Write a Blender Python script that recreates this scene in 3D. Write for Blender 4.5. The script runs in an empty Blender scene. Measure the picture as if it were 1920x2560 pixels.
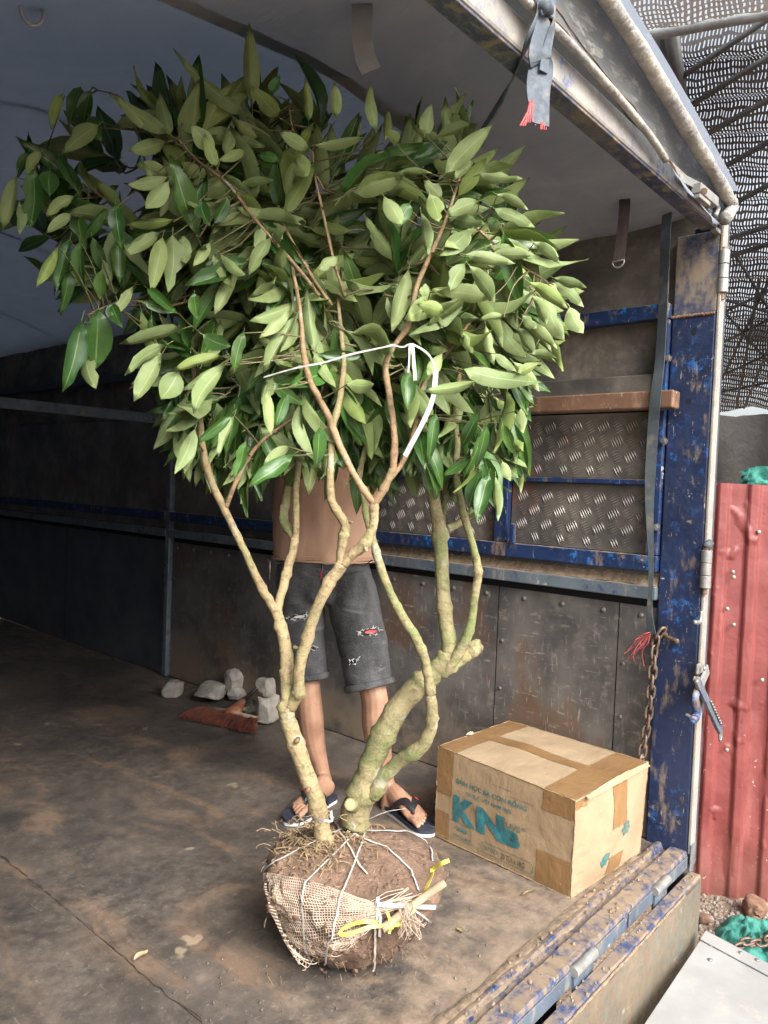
import bpy, bmesh, math, random
from mathutils import Vector, Matrix, noise as mnoise
from mathutils.bvhtree import BVHTree

# ------------------------------------------------------------------ camera
CAM = Vector((-2.70704, -0.86502, 1.25))
RT = Vector((0.6548935, -0.7547240, 0.0388099))
UP = Vector((0.0011686, 0.0523661, 0.9986273))
FW = Vector((0.7557203, 0.6539492, -0.0351762))
FPX = 1885.0                                   # focal length in pixels of the 1920 x 2560 photograph
scene = bpy.context.scene
COL = scene.collection
cd = bpy.data.cameras.new('camera')
cam = bpy.data.objects.new('camera', cd)
COL.objects.link(cam)
cam.matrix_world = Matrix(((RT.x, UP.x, -FW.x, CAM.x), (RT.y, UP.y, -FW.y, CAM.y), (RT.z, UP.z, -FW.z, CAM.z), (0, 0, 0, 1)))
cd.sensor_fit = 'HORIZONTAL'
cd.sensor_width = 36.0
cd.lens = FPX / 1920 * 36.0
cd.clip_start = 0.05
cd.clip_end = 500
scene.camera = cam

# ------------------------------------------------------------------ sky, sun, exposure
SUN_EL, SUN_AZ = math.radians(40), math.radians(198)   # azimuth measured clockwise from +Y
world = bpy.data.worlds.new('World')
scene.world = world
world.use_nodes = True
wn = world.node_tree
bg = wn.nodes['Background']
sky = wn.nodes.new('ShaderNodeTexSky')
sky.sky_type = 'NISHITA'
sky.sun_disc = False
sky.sun_elevation = SUN_EL
sky.sun_rotation = SUN_AZ
sky.air_density = 1.0
sky.dust_density = 6.0
sky.ozone_density = 1.0
hs = wn.nodes.new('ShaderNodeHueSaturation')          # thin white overcast: the same sky, less blue
hs.inputs['Saturation'].default_value = 0.35
wn.links.new(sky.outputs[0], hs.inputs['Color'])
wn.links.new(hs.outputs[0], bg.inputs[0])
bg.inputs[1].default_value = 0.12
sd = bpy.data.lights.new('sun', 'SUN')
sun = bpy.data.objects.new('sun', sd)
COL.objects.link(sun)
sd.energy = 0.9
sd.angle = math.radians(28)
sd.color = (1.0, 0.98, 0.95)
sdir = Vector((math.sin(SUN_AZ) * math.cos(SUN_EL), math.cos(SUN_AZ) * math.cos(SUN_EL), math.sin(SUN_EL)))
sun.rotation_euler = sdir.to_track_quat('Z', 'Y').to_euler()
sun.location = (0, -6, 8)
scene.view_settings.view_transform = 'Standard'
scene.view_settings.look = 'None'
scene.view_settings.gamma = 1.0
scene.view_settings.use_curve_mapping = False
scene.view_settings.exposure = 1.8
scene.render.engine = 'CYCLES'
scene.cycles.use_denoising = True
scene.cycles.max_bounces = 8
scene.cycles.diffuse_bounces = 5
scene.cycles.transparent_max_bounces = 12
scene.cycles.caustics_reflective = False
scene.cycles.caustics_refractive = False
try:
    scene.cycles.denoiser = 'OPENIMAGEDENOISE'
except Exception:
    pass

rng = random.Random(11)

# ------------------------------------------------------------------ helpers
def ray(px, py):
    return RT * ((px - 960) / FPX) - UP * ((py - 1280) / FPX) + FW

def at(px, py, axis, val):
    """point of the world plane axis=val that the photograph shows at pixel (px, py)"""
    d = ray(px, py)
    return CAM + d * ((val - CAM[axis]) / d[axis])

def dp(px, py, depth):
    return CAM + ray(px, py) * depth

def V(*a):
    return Vector(a)

class MB:
    """collects geometry for one mesh"""
    def __init__(s):
        s.v, s.f, s.m, s.uv = [], [], [], {}
    def add(s, vs, fs, mi=0):
        b = len(s.v)
        s.v.extend([tuple(p) for p in vs])
        for f in fs:
            s.f.append(tuple(b + i for i in f)); s.m.append(mi)
        return b
    def box(s, x0, x1, y0, y1, z0, z1, mi=0):
        vs = [(x, y, z) for z in (z0, z1) for y in (y0, y1) for x in (x0, x1)]
        s.add(vs, [(0, 2, 3, 1), (4, 5, 7, 6), (0, 1, 5, 4), (2, 6, 7, 3), (0, 4, 6, 2), (1, 3, 7, 5)], mi)
        return s
    def hexa(s, c, mi=0):
        """8 corners: bottom loop 4, top loop 4"""
        s.add(c, [(3, 2, 1, 0), (4, 5, 6, 7), (0, 1, 5, 4), (1, 2, 6, 5), (2, 3, 7, 6), (3, 0, 4, 7)], mi)
        return s
    def tube(s, pts, rad, n=8, cap=True, mi=0, flat=1.0, ref=None, close=False):
        pts = [Vector(p) for p in pts]
        k = len(pts)
        if not hasattr(rad, '__len__'):
            rad = [rad] * k
        ups = None
        rings = []
        for i, p in enumerate(pts):
            a = pts[i - 1] if (i > 0 or close) else p
            b = pts[(i + 1) % k] if (i < k - 1 or close) else p
            t = (b - a)
            t = t.normalized() if t.length > 1e-9 else V(0, 0, 1)
            if ref is not None:
                u = Vector(ref) - t * Vector(ref).dot(t)
                u = u.normalized() if u.length > 1e-4 else t.orthogonal().normalized()
            elif ups is None:
                u = t.orthogonal().normalized()
            else:
                u = ups - t * ups.dot(t)
                u = u.normalized() if u.length > 1e-6 else t.orthogonal().normalized()
            ups = u
            w = t.cross(u)
            r = rad[i]
            ra, rb = (r if hasattr(r, '__len__') else (r, r * flat))
            rings.append([p + u * (ra * math.cos(2 * math.pi * j / n)) + w * (rb * math.sin(2 * math.pi * j / n)) for j in range(n)])
        vs = [q for r in rings for q in r]
        fs = []
        lim = k if close else k - 1
        for i in range(lim):
            for j in range(n):
                i2 = (i + 1) % k
                fs.append((i * n + j, i * n + (j + 1) % n, i2 * n + (j + 1) % n, i2 * n + j))
        if cap and not close:
            fs.append(tuple(reversed(range(n))))
            fs.append(tuple((k - 1) * n + j for j in range(n)))
        s.add(vs, fs, mi)
        return s
    def cyl(s, a, b, r, n=12, mi=0):
        return s.tube([a, b], r, n, True, mi)
    def ribbon(s, pts, nrm, w, th=0.0012, mi=0):
        """flat band along pts; nrm a normal or list of normals; w width or list"""
        pts = [Vector(p) for p in pts]
        k = len(pts)
        vs = []
        for i, p in enumerate(pts):
            a = pts[max(i - 1, 0)]; b = pts[min(i + 1, k - 1)]
            t = (b - a).normalized()
            nn = Vector(nrm[i]) if isinstance(nrm, list) else Vector(nrm)
            nn = (nn - t * nn.dot(t))
            nn = nn.normalized() if nn.length > 1e-5 else t.orthogonal().normalized()
            sd_ = t.cross(nn)
            ww = w[i] if isinstance(w, list) else w
            for (su, sn) in ((-1, -1), (1, -1), (1, 1), (-1, 1)):
                vs.append(p + sd_ * (su * ww / 2) + nn * (sn * th / 2))
        fs = []
        for i in range(k - 1):
            for j in range(4):
                fs.append((i * 4 + j, i * 4 + (j + 1) % 4, (i + 1) * 4 + (j + 1) % 4, (i + 1) * 4 + j))
        fs.append((3, 2, 1, 0)); fs.append(tuple((k - 1) * 4 + j for j in range(4)))
        s.add(vs, fs, mi)
        return s
    def grid(s, fn, nu, nv, mi=0, flip=False):
        vs = [fn(i / nu, j / nv) for j in range(nv + 1) for i in range(nu + 1)]
        fs = []
        for j in range(nv):
            for i in range(nu):
                a = j * (nu + 1) + i
                q = (a, a + 1, a + nu + 2, a + nu + 1)
                fs.append(tuple(reversed(q)) if flip else q)
        s.add(vs, fs, mi)
        return s
    def mesh(s, name, mats, smooth=False, keep_origin=False):
        me = bpy.data.meshes.new(name)
        vs = [Vector(p) for p in s.v]
        org = V(0, 0, 0)
        if not keep_origin and vs:
            lo = [min(p[i] for p in vs) for i in range(3)]
            hi = [max(p[i] for p in vs) for i in range(3)]
            org = V((lo[0] + hi[0]) / 2, (lo[1] + hi[1]) / 2, lo[2])
        me.from_pydata([tuple(p - org) for p in vs], [], s.f)
        for m in (mats if isinstance(mats, (list, tuple)) else [mats]):
            me.materials.append(m)
        me.polygons.foreach_set('material_index', s.m)
        if smooth:
            me.polygons.foreach_set('use_smooth', [True] * len(me.polygons))
        me.update()
        return me, org
    def obj(s, name, mats, parent=None, smooth=False, bevel=0, auto=None):
        me, org = s.mesh(name, mats, smooth or auto is not None)
        o = bpy.data.objects.new(name, me)
        place(o, org, parent)
        if bevel:
            b = o.modifiers.new('bevel', 'BEVEL'); b.width = bevel; b.segments = 2; b.limit_method = 'ANGLE'; b.angle_limit = math.radians(40)
        if auto is not None:
            sharp = math.radians(auto)
            bm = bmesh.new(); bm.from_mesh(me)
            for e in bm.edges:
                if len(e.link_faces) == 2 and e.calc_face_angle(0) > sharp:
                    e.smooth = False
            bm.to_mesh(me); bm.free()
        return o

WLOC = {}
def place(o, wloc, parent=None):
    COL.objects.link(o)
    wloc = Vector(wloc)
    WLOC[o.name] = wloc
    if parent is not None:
        o.parent = parent
        o.location = wloc - WLOC[parent.name]
    else:
        o.location = wloc
    return o

def tag(o, label=None, cat=None, group=None, kind=None):
    if label: o['label'] = label
    if cat: o['category'] = cat
    if group: o['group'] = group
    if kind: o['kind'] = kind
    return o

def thing(name, loc, label, cat, group=None):
    o = bpy.data.objects.new(name, None)
    o.empty_display_size = 0.1
    place(o, loc)
    return tag(o, label, cat, group)

def remeshed(mb, name, mats, parent, voxel, smooth_it=2, disp=None):
    """joins overlapping closed shapes into one continuous skin"""
    me, org = mb.mesh(name + '_raw', mats, True)
    o = bpy.data.objects.new(name, me)
    place(o, org, parent)
    m = o.modifiers.new('remesh', 'REMESH'); m.mode = 'VOXEL'; m.voxel_size = voxel; m.use_smooth_shade = True
    if smooth_it:
        m2 = o.modifiers.new('smooth', 'SMOOTH'); m2.factor = 0.5; m2.iterations = smooth_it
    dg = bpy.context.evaluated_depsgraph_get()
    ev = o.evaluated_get(dg)
    me2 = bpy.data.meshes.new_from_object(ev)
    me2.name = name
    o.modifiers.clear()
    o.data = me2
    if disp:
        for v in me2.vertices:
            p = v.co + org
            v.co = v.co + v.normal * disp(p)
    me2.polygons.foreach_set('use_smooth', [True] * len(me2.polygons))
    me2.materials.clear()
    for mm in (mats if isinstance(mats, (list, tuple)) else [mats]):
        me2.materials.append(mm)
    me2.update()
    return o

def fbm(p, sc=1.0, o=4):
    return mnoise.fractal(Vector(p) * sc, 1.0, 2.0, o)

def smooth_path(pts, k=4):
    """Catmull-Rom through points given as tuples of equal length"""
    out = []
    n = len(pts)
    for i in range(n - 1):
        p0 = pts[max(i - 1, 0)]; p1 = pts[i]; p2 = pts[i + 1]; p3 = pts[min(i + 2, n - 1)]
        for j in range(k):
            t = j / k
            out.append(tuple(0.5 * ((2 * b) + (c - a) * t + (2 * a - 5 * b + 4 * c - d) * t * t + (-a + 3 * b - 3 * c + d) * t ** 3)
                             for a, b, c, d in zip(p0, p1, p2, p3)))
    out.append(tuple(pts[-1]))
    return out

# ------------------------------------------------------------------ materials
class NT:
    def __init__(s, name):
        s.mat = bpy.data.materials.new(name)
        s.mat.use_nodes = True
        s.t = s.mat.node_tree
        s.b = s.t.nodes['Principled BSDF']
        s.out = s.t.nodes['Material Output']
        s.g = s.t.nodes.new('ShaderNodeNewGeometry')
        s.pos = s.g.outputs['Position']
    def lk(s, a, b): s.t.links.new(a, b)
    def node(s, t, **kw):
        n = s.t.nodes.new(t)
        for k, v in kw.items(): setattr(n, k, v)
        return n
    def put(s, sock, val):
        if hasattr(val, 'is_output') or isinstance(val, bpy.types.NodeSocket): s.lk(val, sock)
        elif isinstance(val, (tuple, list)) and len(val) == 3 and sock.type == 'RGBA': sock.default_value = (*val, 1)
        else: sock.default_value = val
    def mapv(s, scale=(1, 1, 1), vec=None, rot=(0, 0, 0)):
        m = s.node('ShaderNodeMapping'); s.lk(vec or s.pos, m.inputs[0]); m.inputs['Scale'].default_value = scale; m.inputs['Rotation'].default_value = rot
        return m.outputs[0]
    def noise(s, sc, det=5, rough=.6, vec=None, dist=0):
        n = s.node('ShaderNodeTexNoise'); s.lk(vec or s.pos, n.inputs['Vector'])
        n.inputs['Scale'].default_value = sc; n.inputs['Detail'].default_value = det; n.inputs['Roughness'].default_value = rough; n.inputs['Distortion'].default_value = dist
        return n.outputs[0]
    def vor(s, sc, vec=None, feat='F1'):
        n = s.node('ShaderNodeTexVoronoi', feature=feat); s.lk(vec or s.pos, n.inputs['Vector']); n.inputs['Scale'].default_value = sc
        return n.outputs['Distance']
    def ramp(s, fac, a, b, va=0.0, vb=1.0):
        m = s.node('ShaderNodeMapRange'); m.clamp = True; m.interpolation_type = 'SMOOTHSTEP'
        s.put(m.inputs[0], fac)
        m.inputs[1].default_value = a; m.inputs[2].default_value = b; m.inputs[3].default_value = va; m.inputs[4].default_value = vb
        return m.outputs[0]
    def math(s, op, a, b=0.0, c=None):
        m = s.node('ShaderNodeMath', operation=op); s.put(m.inputs[0], a); s.put(m.inputs[1], b)
        if c is not None: s.put(m.inputs[2], c)
        return m.outputs[0]
    def mix(s, fac, a, b, mode='MIX'):
        m = s.node('ShaderNodeMix', data_type='RGBA', blend_type=mode)
        s.put(m.inputs[0], fac); s.put(m.inputs[6], a); s.put(m.inputs[7], b)
        return m.outputs[2]
    def xyz(s, vec=None):
        n = s.node('ShaderNodeSeparateXYZ'); s.lk(vec or s.pos, n.inputs[0]); return n.outputs
    def bump(s, h, strength=.5, dist=.01, prev=None):
        b = s.node('ShaderNodeBump'); s.put(b.inputs['Height'], h); b.inputs['Strength'].default_value = strength; b.inputs['Distance'].default_value = dist
        if prev is not None: s.lk(prev, b.inputs['Normal'])
        return b.outputs[0]
    def fin(s, col, rough=.6, normal=None, metal=0.0, spec=.5):
        s.put(s.b.inputs['Base Color'], col); s.put(s.b.inputs['Roughness'], rough); s.put(s.b.inputs['Metallic'], metal)
        s.b.inputs['Specular IOR Level'].default_value = spec
        if normal is not None: s.lk(normal, s.b.inputs['Normal'])
        return s.mat

def painted(name, base, chip, dirt, d0, d1, c0=.60, c1=.66, dust=1.0, rough=.5, bright=None, scr=1.0, streak=(1, 1, .35)):
    """old vehicle paint: chips, drip streaks, scratches and dust lying on upward faces"""
    n = NT(name)
    a = n.noise(5, 8, .65); b = n.noise(34, 6, .7); big = n.noise(1.7, 3, .5)
    st = n.noise(16, 5, .7, n.mapv(streak))
    col = n.mix(n.ramp(a, .35, .7), base, tuple(c * .62 for c in base))
    if bright:
        col = n.mix(n.math('MULTIPLY', n.ramp(n.noise(26, 7, .72), .54, .6), n.ramp(n.noise(4, 3), .46, .6)), col, bright)
    col = n.mix(n.math('MULTIPLY', n.ramp(b, c0, c1), n.ramp(a, .4, .6)), col, chip)
    col = n.mix(n.math('MULTIPLY', n.ramp(st, d0, d1), .75), col, dirt)
    col = n.mix(n.math('MULTIPLY', n.ramp(n.math('ADD', n.math('MULTIPLY', big, .5), n.math('MULTIPLY', b, .5)), d0, d1), .8), col, tuple(c * .8 for c in dirt))
    s1 = n.noise(9, 3, .6, n.mapv((14, 1.2, 2.2), rot=(.5, .3, .4))); s2 = n.noise(8, 3, .6, n.mapv((1.3, 16, 2.0), rot=(.9, -.4, .2)))
    sc = n.math('MULTIPLY', n.math('MAXIMUM', n.ramp(s1, .69, .71), n.ramp(s2, .69, .71)), .7 * scr)
    col = n.mix(sc, col, (.42, .4, .36))
    nz = n.xyz(n.g.outputs['Normal'])[2]
    du = n.math('MULTIPLY', n.ramp(nz, .45, .9), n.ramp(n.math('ADD', n.math('MULTIPLY', a, .6), n.math('MULTIPLY', b, .8)), .58, .80))
    col = n.mix(n.math('MULTIPLY', du, dust), col, (.27, .20, .135))
    r = n.ramp(b, .3, .8, rough - .12, rough + .25)
    nm = n.bump(n.math('ADD', b, n.math('MULTIPLY', a, .6)), .35, .004)
    return n.fin(col, r, nm)

def mk_leaf(name, base_a, base_b, rib, rough, spec, trans, yellow=0.0):
    n = NT(name)
    oi = n.node('ShaderNodeObjectInfo')
    rnd = n.math('FRACT', n.math('ADD', oi.outputs['Random'], n.g.outputs['Random Per Island']))
    uv = n.node('ShaderNodeUVMap'); sep = n.xyz(uv.outputs[0])
    u = n.math('ABSOLUTE', n.math('SUBTRACT', sep[0], .5))
    col = n.mix(rnd, base_a, base_b)
    if yellow:
        r2 = n.math('FRACT', n.math('MULTIPLY', rnd, 17.31))
        col = n.mix(n.math('MULTIPLY', n.ramp(r2, .62, 1.0), yellow), col, (.32, .42, .06))
    blot = n.noise(26, 4, .6)
    col = n.mix(n.ramp(blot, .35, .7, 0, .35), col, tuple(c * .6 for c in base_a))
    vein = n.math('ABSOLUTE', n.math('SINE', n.math('ADD', n.math('MULTIPLY', sep[1], 60.0), n.math('MULTIPLY', u, -46.0))))
    vf = n.math('MULTIPLY', n.ramp(vein, .16, .02), .22)
    col = n.mix(vf, col, rib)
    col = n.mix(n.ramp(u, .035, .015), col, rib)
    tip = n.math('MULTIPLY', n.ramp(sep[1], .955, .99), n.ramp(n.math('FRACT', n.math('MULTIPLY', rnd, 7.7)), .55, .6))
    col = n.mix(tip, col, (.16, .09, .04))
    nm = n.bump(n.math('ADD', n.math('MULTIPLY', vein, .3), n.noise(35, 2)), .22, .003)
    n.fin(col, rough, nm, 0, spec)
    tr = n.node('ShaderNodeBsdfTranslucent'); n.put(tr.inputs[0], n.mix(.5, col, (.30, .48, .05)))
    ms = n.node('ShaderNodeMixShader'); ms.inputs[0].default_value = trans
    n.lk(n.b.outputs[0], ms.inputs[1]); n.lk(tr.outputs[0], ms.inputs[2]); n.lk(ms.outputs[0], n.out.inputs[0])
    return n.mat

def simple(name, col, rough=.6, var=.3, sc=18, bump=.15, metal=0.0, spec=.5, dirt=None):
    n = NT(name)
    a = n.noise(sc, 6, .65)
    c = n.mix(n.ramp(a, .3, .72), tuple(x * (1 - var) for x in col), tuple(min(1, x * (1 + var * .5)) for x in col))
    if dirt:
        c = n.mix(n.ramp(n.noise(sc * .4, 6, .7), .5, .68), c, dirt)
    return n.fin(c, rough, n.bump(a, bump, .004) if bump else None, metal, spec)

M = {}
BLUE = (.015, .027, .076)
M['post'] = painted('post_blue_paint', BLUE, (.22, .18, .13), (.22, .17, .125), .55, .68, bright=(.02, .11, .34))
M['post_top'] = painted('post_faded_paint', (.045, .062, .125), (.28, .24, .18), (.30, .24, .165), .47, .66, scr=.5)
M['rail'] = painted('rail_blue_paint', (.012, .032, .105), (.20, .15, .10), (.22, .16, .11), .56, .70, bright=(.02, .15, .45))
M['rail_grey'] = painted('rail_grey_blue_paint', (.12, .15, .175), (.03, .05, .15), (.30, .25, .19), .56, .70, c0=.54, c1=.58)
M['sill'] = painted('sill_dusty_paint', (.035, .062, .15), (.23, .175, .12), (.26, .195, .13), .44, .60, dust=.75, c0=.5, c1=.58)
M['sill_face'] = painted('sill_face_paint', (.10, .13, .17), (.18, .16, .13), (.27, .24, .19), .5, .68, dust=.4)
M['edge'] = painted('post_edge_metal', (.32, .31, .29), (.12, .10, .08), (.40, .32, .24), .48, .64, dust=.3)
M['bar'] = painted('roof_bar_paint', (.33, .32, .29), (.055, .10, .27), (.42, .37, .30), .5, .66, c0=.52, c1=.56, dust=.5, scr=.6, streak=(.4, 1, 1))
M['rust'] = painted('rusty_bar_paint', (.19, .105, .065), (.10, .055, .035), (.30, .20, .13), .52, .66, dust=.6)
M['gate_face'] = painted('tailgate_face', (.21, .155, .105), (.10, .08, .06), (.13, .14, .115), .46, .62, dust=.3, scr=.7)
M['chassis'] = simple('chassis_black', (.02, .02, .022), .7)

def m_panel():
    n = NT('scuffed_black_panel')
    a = n.noise(3.2, 6, .6); b = n.noise(17, 7, .7); big = n.noise(1.3, 3)
    y = n.xyz()[1]; z = n.xyz()[2]
    col = n.mix(n.ramp(a, .3, .7), (.050, .049, .050), (.15, .14, .13))
    col = n.mix(n.math('MULTIPLY', n.ramp(n.noise(2.4, 4), .52, .66), .75), col, (.12, .068, .042))
    sc = n.math('MAXIMUM', n.ramp(n.noise(10, 4, .7, n.mapv((1, 7, 1.1), rot=(.25, 0, 0))), .58, .66), n.ramp(n.noise(9, 4, .7, n.mapv((1, 1.2, 6), rot=(-.5, 0, 0))), .60, .67))
    col = n.mix(n.math('MULTIPLY', sc, n.ramp(big, .38, .62, .15, .75)), col, (.27, .245, .21))
    col = n.mix(n.math('MULTIPLY', n.ramp(b, .54, .70), .6), col, (.24, .205, .165))
    dustlow = n.math('MULTIPLY', n.ramp(z, .42, .02), n.ramp(n.math('ADD', a, n.math('MULTIPLY', b, .3)), .45, .72))
    col = n.mix(n.math('MULTIPLY', dustlow, .8), col, (.24, .18, .125))
    return n.fin(col, n.ramp(b, .3, .8, .36, .66), n.bump(n.math('ADD', n.noise(4, 2), n.math('MULTIPLY', b, .12)), .35, .012))
M['panel'] = m_panel()
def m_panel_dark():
    n = NT('shade_toned_panel')  # wall panel copy with the shade deep in the bed put into its colour
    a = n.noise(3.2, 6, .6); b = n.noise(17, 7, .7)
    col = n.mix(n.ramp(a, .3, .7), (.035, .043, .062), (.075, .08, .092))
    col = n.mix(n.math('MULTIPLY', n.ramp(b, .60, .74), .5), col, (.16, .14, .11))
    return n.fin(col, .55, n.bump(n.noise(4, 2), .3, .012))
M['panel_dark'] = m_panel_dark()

def m_tread():
    n = NT('tread_plate_metal')
    a = n.noise(3.5, 6, .65); b = n.noise(30, 5, .7)
    col = n.mix(n.ramp(a, .35, .68), (.105, .10, .094), (.24, .215, .185))
    col = n.mix(n.math('MULTIPLY', n.ramp(n.noise(2.3, 5, .65), .56, .66), .8), col, (.22, .105, .06))
    col = n.mix(n.math('MULTIPLY', n.ramp(b, .58, .74), .5), col, (.30, .25, .19))
    return n.fin(col, n.ramp(b, .3, .7, .3, .55), n.bump(b, .2, .003), .35)
M['tread'] = m_tread()
def m_treadbar():
    n = NT('tread_bar_worn')
    a = n.noise(3.5, 6, .65); b = n.noise(30, 5, .7)
    col = n.mix(n.ramp(a, .35, .68), (.17, .16, .15), (.36, .33, .285))
    col = n.mix(n.math('MULTIPLY', n.ramp(n.noise(2.3, 5, .65), .56, .66), .6), col, (.34, .2, .13))
    return n.fin(col, .5, n.bump(b, .2, .002), .25)
M['treadbar'] = m_treadbar()

def m_floor():
    n = NT('truck_floor')
    a = n.noise(2.2, 8, .66, dist=.5); b = n.noise(11, 8, .7); c = n.noise(1.1, 4, .55); fine = n.noise(70, 4, .7)
    w = n.noise(3.4, 7, .66, n.mapv((1, .55, 1), rot=(0, 0, .5)), dist=.8)
    col = n.mix(n.ramp(a, .32, .68), (.048, .043, .040), (.130, .106, .088))
    col = n.mix(n.math('MULTIPLY', n.ramp(w, .50, .66), .72), col, (.235, .155, .10))
    col = n.mix(n.math('MULTIPLY', n.ramp(n.noise(2.9, 6, .6), .55, .65), .7), col, (.045, .04, .04))
    yy = n.xyz()[1]
    edge = n.math('ADD', n.ramp(yy, .85, .12, 0, .17), n.math('ADD', n.math('MULTIPLY', b, .55), n.math('MULTIPLY', a, .45)))
    col = n.mix(n.math('MULTIPLY', n.ramp(edge, .58, .76), .7), col, (.29, .215, .15))
    sc = n.math('MAXIMUM', n.ramp(n.noise(9, 4, .65, n.mapv((1.2, 9, 1), rot=(0, 0, .35))), .66, .70), n.ramp(n.noise(8, 4, .65, n.mapv((9, 1.1, 1), rot=(0, 0, -.3))), .67, .71))
    col = n.mix(n.math('MULTIPLY', sc, .5), col, (.32, .28, .235))
    col = n.mix(n.math('MULTIPLY', n.ramp(fine, .60, .70), .5), col, (.36, .29, .21))
    col = n.mix(n.ramp(n.noise(5.5, 3), .68, .72, 0, .55), col, (.42, .33, .22))
    mott = n.noise(24, 9, .75)
    mk = n.ramp(n.noise(1.6, 4), .35, .65, .1, .75)
    col = n.mix(mk, col, n.mix(n.ramp(mott, .36, .64), n.mix(.45, col, (.02, .018, .017)), n.mix(.16, col, (.42, .34, .26))))
    r = n.ramp(b, .3, .75, .42, .8)
    h = n.math('ADD', n.math('ADD', n.math('MULTIPLY', b, .8), n.math('MULTIPLY', fine, .22)), n.math('MULTIPLY', a, 1.3))
    return n.fin(col, r, n.bump(h, .5, .008))
M['floor'] = m_floor()

def seep_fill(m, fac, col):
    """translucency added to tarpaulin; its bluish fill stands in for lens haze"""
    t = m.node_tree; out = t.nodes['Material Output']; b = t.nodes['Principled BSDF']
    tr = t.nodes.new('ShaderNodeBsdfTranslucent'); tr.inputs[0].default_value = (*col, 1)
    ms = t.nodes.new('ShaderNodeMixShader'); ms.inputs[0].default_value = fac
    t.links.new(b.outputs[0], ms.inputs[1]); t.links.new(tr.outputs[0], ms.inputs[2]); t.links.new(ms.outputs[0], out.inputs[0])
    return m
def m_tarp(name, ca, cb, dirt, amt, sc=2.0, rough=.75, bumpd=.03):
    n = NT(name)
    a = n.noise(sc, 6, .6, dist=.6); b = n.noise(sc * 7, 6, .7)
    col = n.mix(n.ramp(a, .3, .7), ca, cb)
    col = n.mix(n.math('MULTIPLY', n.ramp(n.math('ADD', n.math('MULTIPLY', a, .5), n.math('MULTIPLY', b, .5)), .48, .66), amt), col, dirt)
    wr = n.noise(sc * 2.4, 4, .55, n.mapv((1.6, .7, 1.0), rot=(.3, .6, .5)), dist=.25)
    return n.fin(col, rough, n.bump(n.math('ADD', wr, n.math('MULTIPLY', b, .08)), .6, bumpd))
M['tarp_in'] = m_tarp('brown_grey_tarp_inside', (.27, .265, .265), (.40, .385, .37), (.42, .37, .31), .6)
M['tarp_haze'] = m_tarp('haze_tinted_tarp_inside', (.22, .25, .30), (.30, .33, .38), (.33, .345, .37), .4)  # lens haze put into the colour: sheet lightened and tinted blue-grey
seep_fill(M['tarp_haze'], .31, (.235, .262, .305))
seep_fill(M['tarp_in'], .15, (.3, .3, .32))
M['tarp_wall'] = m_tarp('grey_tarp_curtain', (.075, .068, .06), (.17, .15, .125), (.27, .225, .17), .7, 3.0)
def m_tarp_out():
    n = NT('weathered_tarp_outside')
    a = n.noise(3, 6, .6); cr = n.noise(11, 7, .74, n.mapv((1.0, 1, 3.2), rot=(0, .75, 0)), dist=.35)
    col = n.mix(n.ramp(a, .3, .7), (.10, .115, .13), (.22, .225, .225))
    col = n.mix(n.math('MULTIPLY', n.ramp(cr, .50, .62), .85), col, (.50, .48, .44))
    return n.fin(col, .7, n.bump(cr, .7, .02))
M['tarp_out'] = seep_fill(m_tarp_out(), .40, (.45, .50, .58))
M['hem'] = m_tarp('rolled_hem', (.20, .195, .19), (.36, .345, .315), (.42, .37, .29), .6, 9, .7, .03)
M['strap'] = simple('grey_webbing', (.085, .105, .13), .75, .35, 40, .3, dirt=(.2, .19, .17))
M['rubber'] = simple('black_rubber_band', (.05, .062, .072), .6, .3, 20, .15, dirt=(.13, .12, .105))
M['brownstrap'] = simple('brown_webbing', (.085, .065, .055), .8, .3, 40, .3)
M['rivet'] = simple('dull_rivet', (.16, .15, .14), .6, .3, 30, .2, .3)
M['steel'] = simple('worn_steel', (.36, .35, .33), .42, .35, 30, .2, .7, dirt=(.3, .24, .18))
M['galv'] = simple('dull_galvanised', (.30, .30, .285), .5, .25, 25, .2, .4, dirt=(.42, .34, .25))
M['chain'] = simple('rusty_chain', (.17, .125, .10), .5, .4, 60, .3, .5, dirt=(.26, .17, .11))
M['redfib'] = simple('red_fibre', (.55, .10, .10), .6, .2)
M['ring'] = simple('pale_ring', (.55, .50, .45), .4, .2, 30, .1, .3)
M['dirt'] = simple('dry_dirt', (.25, .185, .125), .95, .45, 45, .8)
M['green_twig'] = simple('green_brown_twig', (.17, .15, .07), .7, .4, 40, .2)
M['black'] = simple('black_void', (.006, .006, .007), .9, .2, 10, 0)
# ================================================================== GROUND
GZ = -0.88
def m_ground():
    n = NT('gravelly_ground')
    a = n.noise(1.2, 6, .6); b = n.noise(14, 6, .7)
    col = n.mix(n.ramp(a, .35, .65), (.13, .085, .055), (.24, .18, .13))
    col = n.mix(n.ramp(b, .55, .68), col, (.34, .31, .27))
    return n.fin(col, .95, n.bump(n.math('ADD', b, n.math('MULTIPLY', n.vor(40), .6)), .8, .02))
M['ground'] = m_ground()
mb = MB()
mb.grid(lambda u, v: V(-120 + 240 * u, -120 + 240 * v, GZ), 24, 24)
tag(mb.obj('ground', M['ground']), 'brown gravelly ground under the truck', 'ground', kind='structure')

# ================================================================== TRUCK
XL = -2.46            # inside of the far side wall
YF = 6.0              # inside of the front wall
truck = thing('truck', (-1.15, 3.0, GZ), 'blue tarpaulin-covered cargo truck with its scuffed load bed standing open', 'truck')

def tbox(name, m, x0, x1, y0, y1, z0, z1, parent=truck, bevel=.004):
    return MB().box(x0, x1, y0, y1, z0, z1).obj(name, m, parent, bevel=bevel)

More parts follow.
